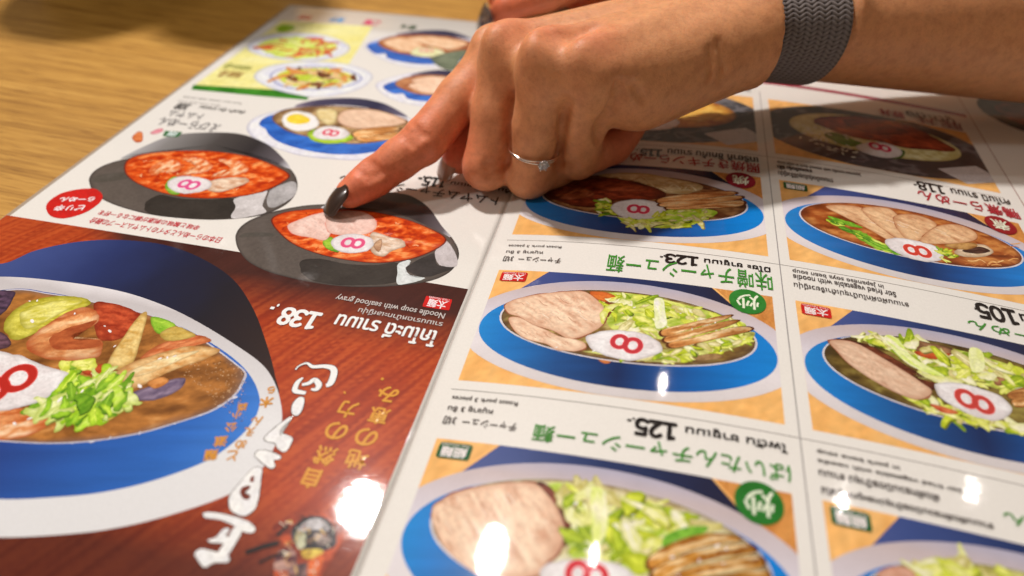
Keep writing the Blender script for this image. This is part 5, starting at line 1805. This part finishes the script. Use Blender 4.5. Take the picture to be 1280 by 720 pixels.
# ------------------------------------------------------------------ braided wrist band
def wrist_band():
    k = NT('braided_yarn')
    P = k.pos()
    col = k.n('ShaderNodeVertexColor', layer_name='Col').outputs[0]
    c = k.mix('MULTIPLY', .6, col, k.ramp(k.noise(P, 2600, 2, .6), [(0.3, (.7, .7, .7)), (.7, (1.15, 1.12, 1.1))]))
    k.l(c, k.b.inputs['Base Color'])
    k.set(Roughness=.62, Specular_IOR_Level=.35, Sheen_Weight=.15)
    HWD, TH_ = BAND_W, 1.5
    tc = BAND_T
    n, m = 900, 64
    V, C = [], []
    prof = []
    for j in range(m):                      # outer face with rounded edges, then the inner face
        prof.append(j)
    t = np.linspace(0, 2 * math.pi, n, endpoint=False)
    s = np.linspace(-1, 1, m)
    Tt, Ss = np.meshgrid(t, s, indexing='ij')
    w = Ss * HWD
    per = 172.0
    x = w / 2.35
    ci = np.floor(x)
    fx = x - ci - .5
    tilt = np.where(ci % 2 == 0, 1.0, -1.0)
    y = Tt / (2 * math.pi) * per / 2.0 + tilt * fx * .95 + (ci % 2) * .0
    fy = (y - np.floor(y)) - .5
    d2_ = (fx / .60) ** 2 + (fy / .54) ** 2
    h = np.sqrt(np.clip(1 - d2_, 0, 1))
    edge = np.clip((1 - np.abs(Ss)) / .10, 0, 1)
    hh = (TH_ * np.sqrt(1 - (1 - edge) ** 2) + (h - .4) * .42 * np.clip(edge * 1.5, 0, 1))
    r1, r2 = ARM_W + .085 * np.clip(tc + w - 15, 0, 140), ARM_T + .130 * np.clip(tc + w - 5, 0, 130)
    ex_ = .25
    V = (WR[None, None] + ARM[None, None] * (tc + w)[..., None] + AW[None, None] * (np.cos(Tt) * (r1 + ex_ + hh))[..., None] + AT[None, None] * (np.sin(Tt) * (r2 + ex_ + hh))[..., None])
    Vi = (WR[None, None] + ARM[None, None] * (tc + w)[..., None] + AW[None, None] * (np.cos(Tt) * (r1 - .4))[..., None] + AT[None, None] * (np.sin(Tt) * (r2 - .4))[..., None])
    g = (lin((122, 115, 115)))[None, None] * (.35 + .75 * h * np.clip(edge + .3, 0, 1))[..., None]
    ids = np.arange(n * m).reshape(n, m)
    a, b = ids, np.roll(ids, -1, 0)
    F = np.stack([a[:, :-1], b[:, :-1], b[:, 1:], a[:, 1:]], -1).reshape(-1, 4)
    Fi = F[:, ::-1] + n * m
    E0 = np.stack([a[:, 0], a[:, 0] + n * m, b[:, 0] + n * m, b[:, 0]], -1)
    E1 = np.stack([a[:, -1], b[:, -1], b[:, -1] + n * m, a[:, -1] + n * m], -1)
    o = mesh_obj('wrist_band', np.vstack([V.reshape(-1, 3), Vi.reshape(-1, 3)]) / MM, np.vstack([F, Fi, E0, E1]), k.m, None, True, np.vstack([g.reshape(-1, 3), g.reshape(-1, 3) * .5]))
    tag(o, 'dark grey braided wrist band around the forearm', 'wristband')


wrist_band()


# ------------------------------------------------------------------ two unseen tumblers added past the far edge of the frame to cast table shadows
def tumbler(x, y, r, h, label):
    k = NT('dark_glaze')
    k.set(Base_Color=(.05, .03, .02, 1), Roughness=.3)
    prof = [(0, 0), (r * .82, 0), (r * .86, .002), (r, h - .002), (r * .985, h), (r * .94, h - .002), (r * .8, .006), (0, .006)]
    V, F, n = [], [], 48
    for pr, pz in prof:
        for i in range(n):
            a = 2 * math.pi * i / n
            V.append((x + pr * math.cos(a), y + pr * math.sin(a), pz))
    for j in range(len(prof) - 1):
        for i in range(n):
            F.append([j * n + i, j * n + (i + 1) % n, (j + 1) * n + (i + 1) % n, (j + 1) * n + i])
    o = mesh_obj('tumbler', V, F, k.m)
    tag(o, label, 'tumbler', 'unseen shadow-casting tumblers beyond the menu')


tumbler(-.298, .218, .040, .176, 'unseen dark tumbler added farther left to cast a shadow on the bare table')
tumbler(-.242, .252, .042, .225, 'unseen dark tumbler added to cast a shadow at the corner of the menu')
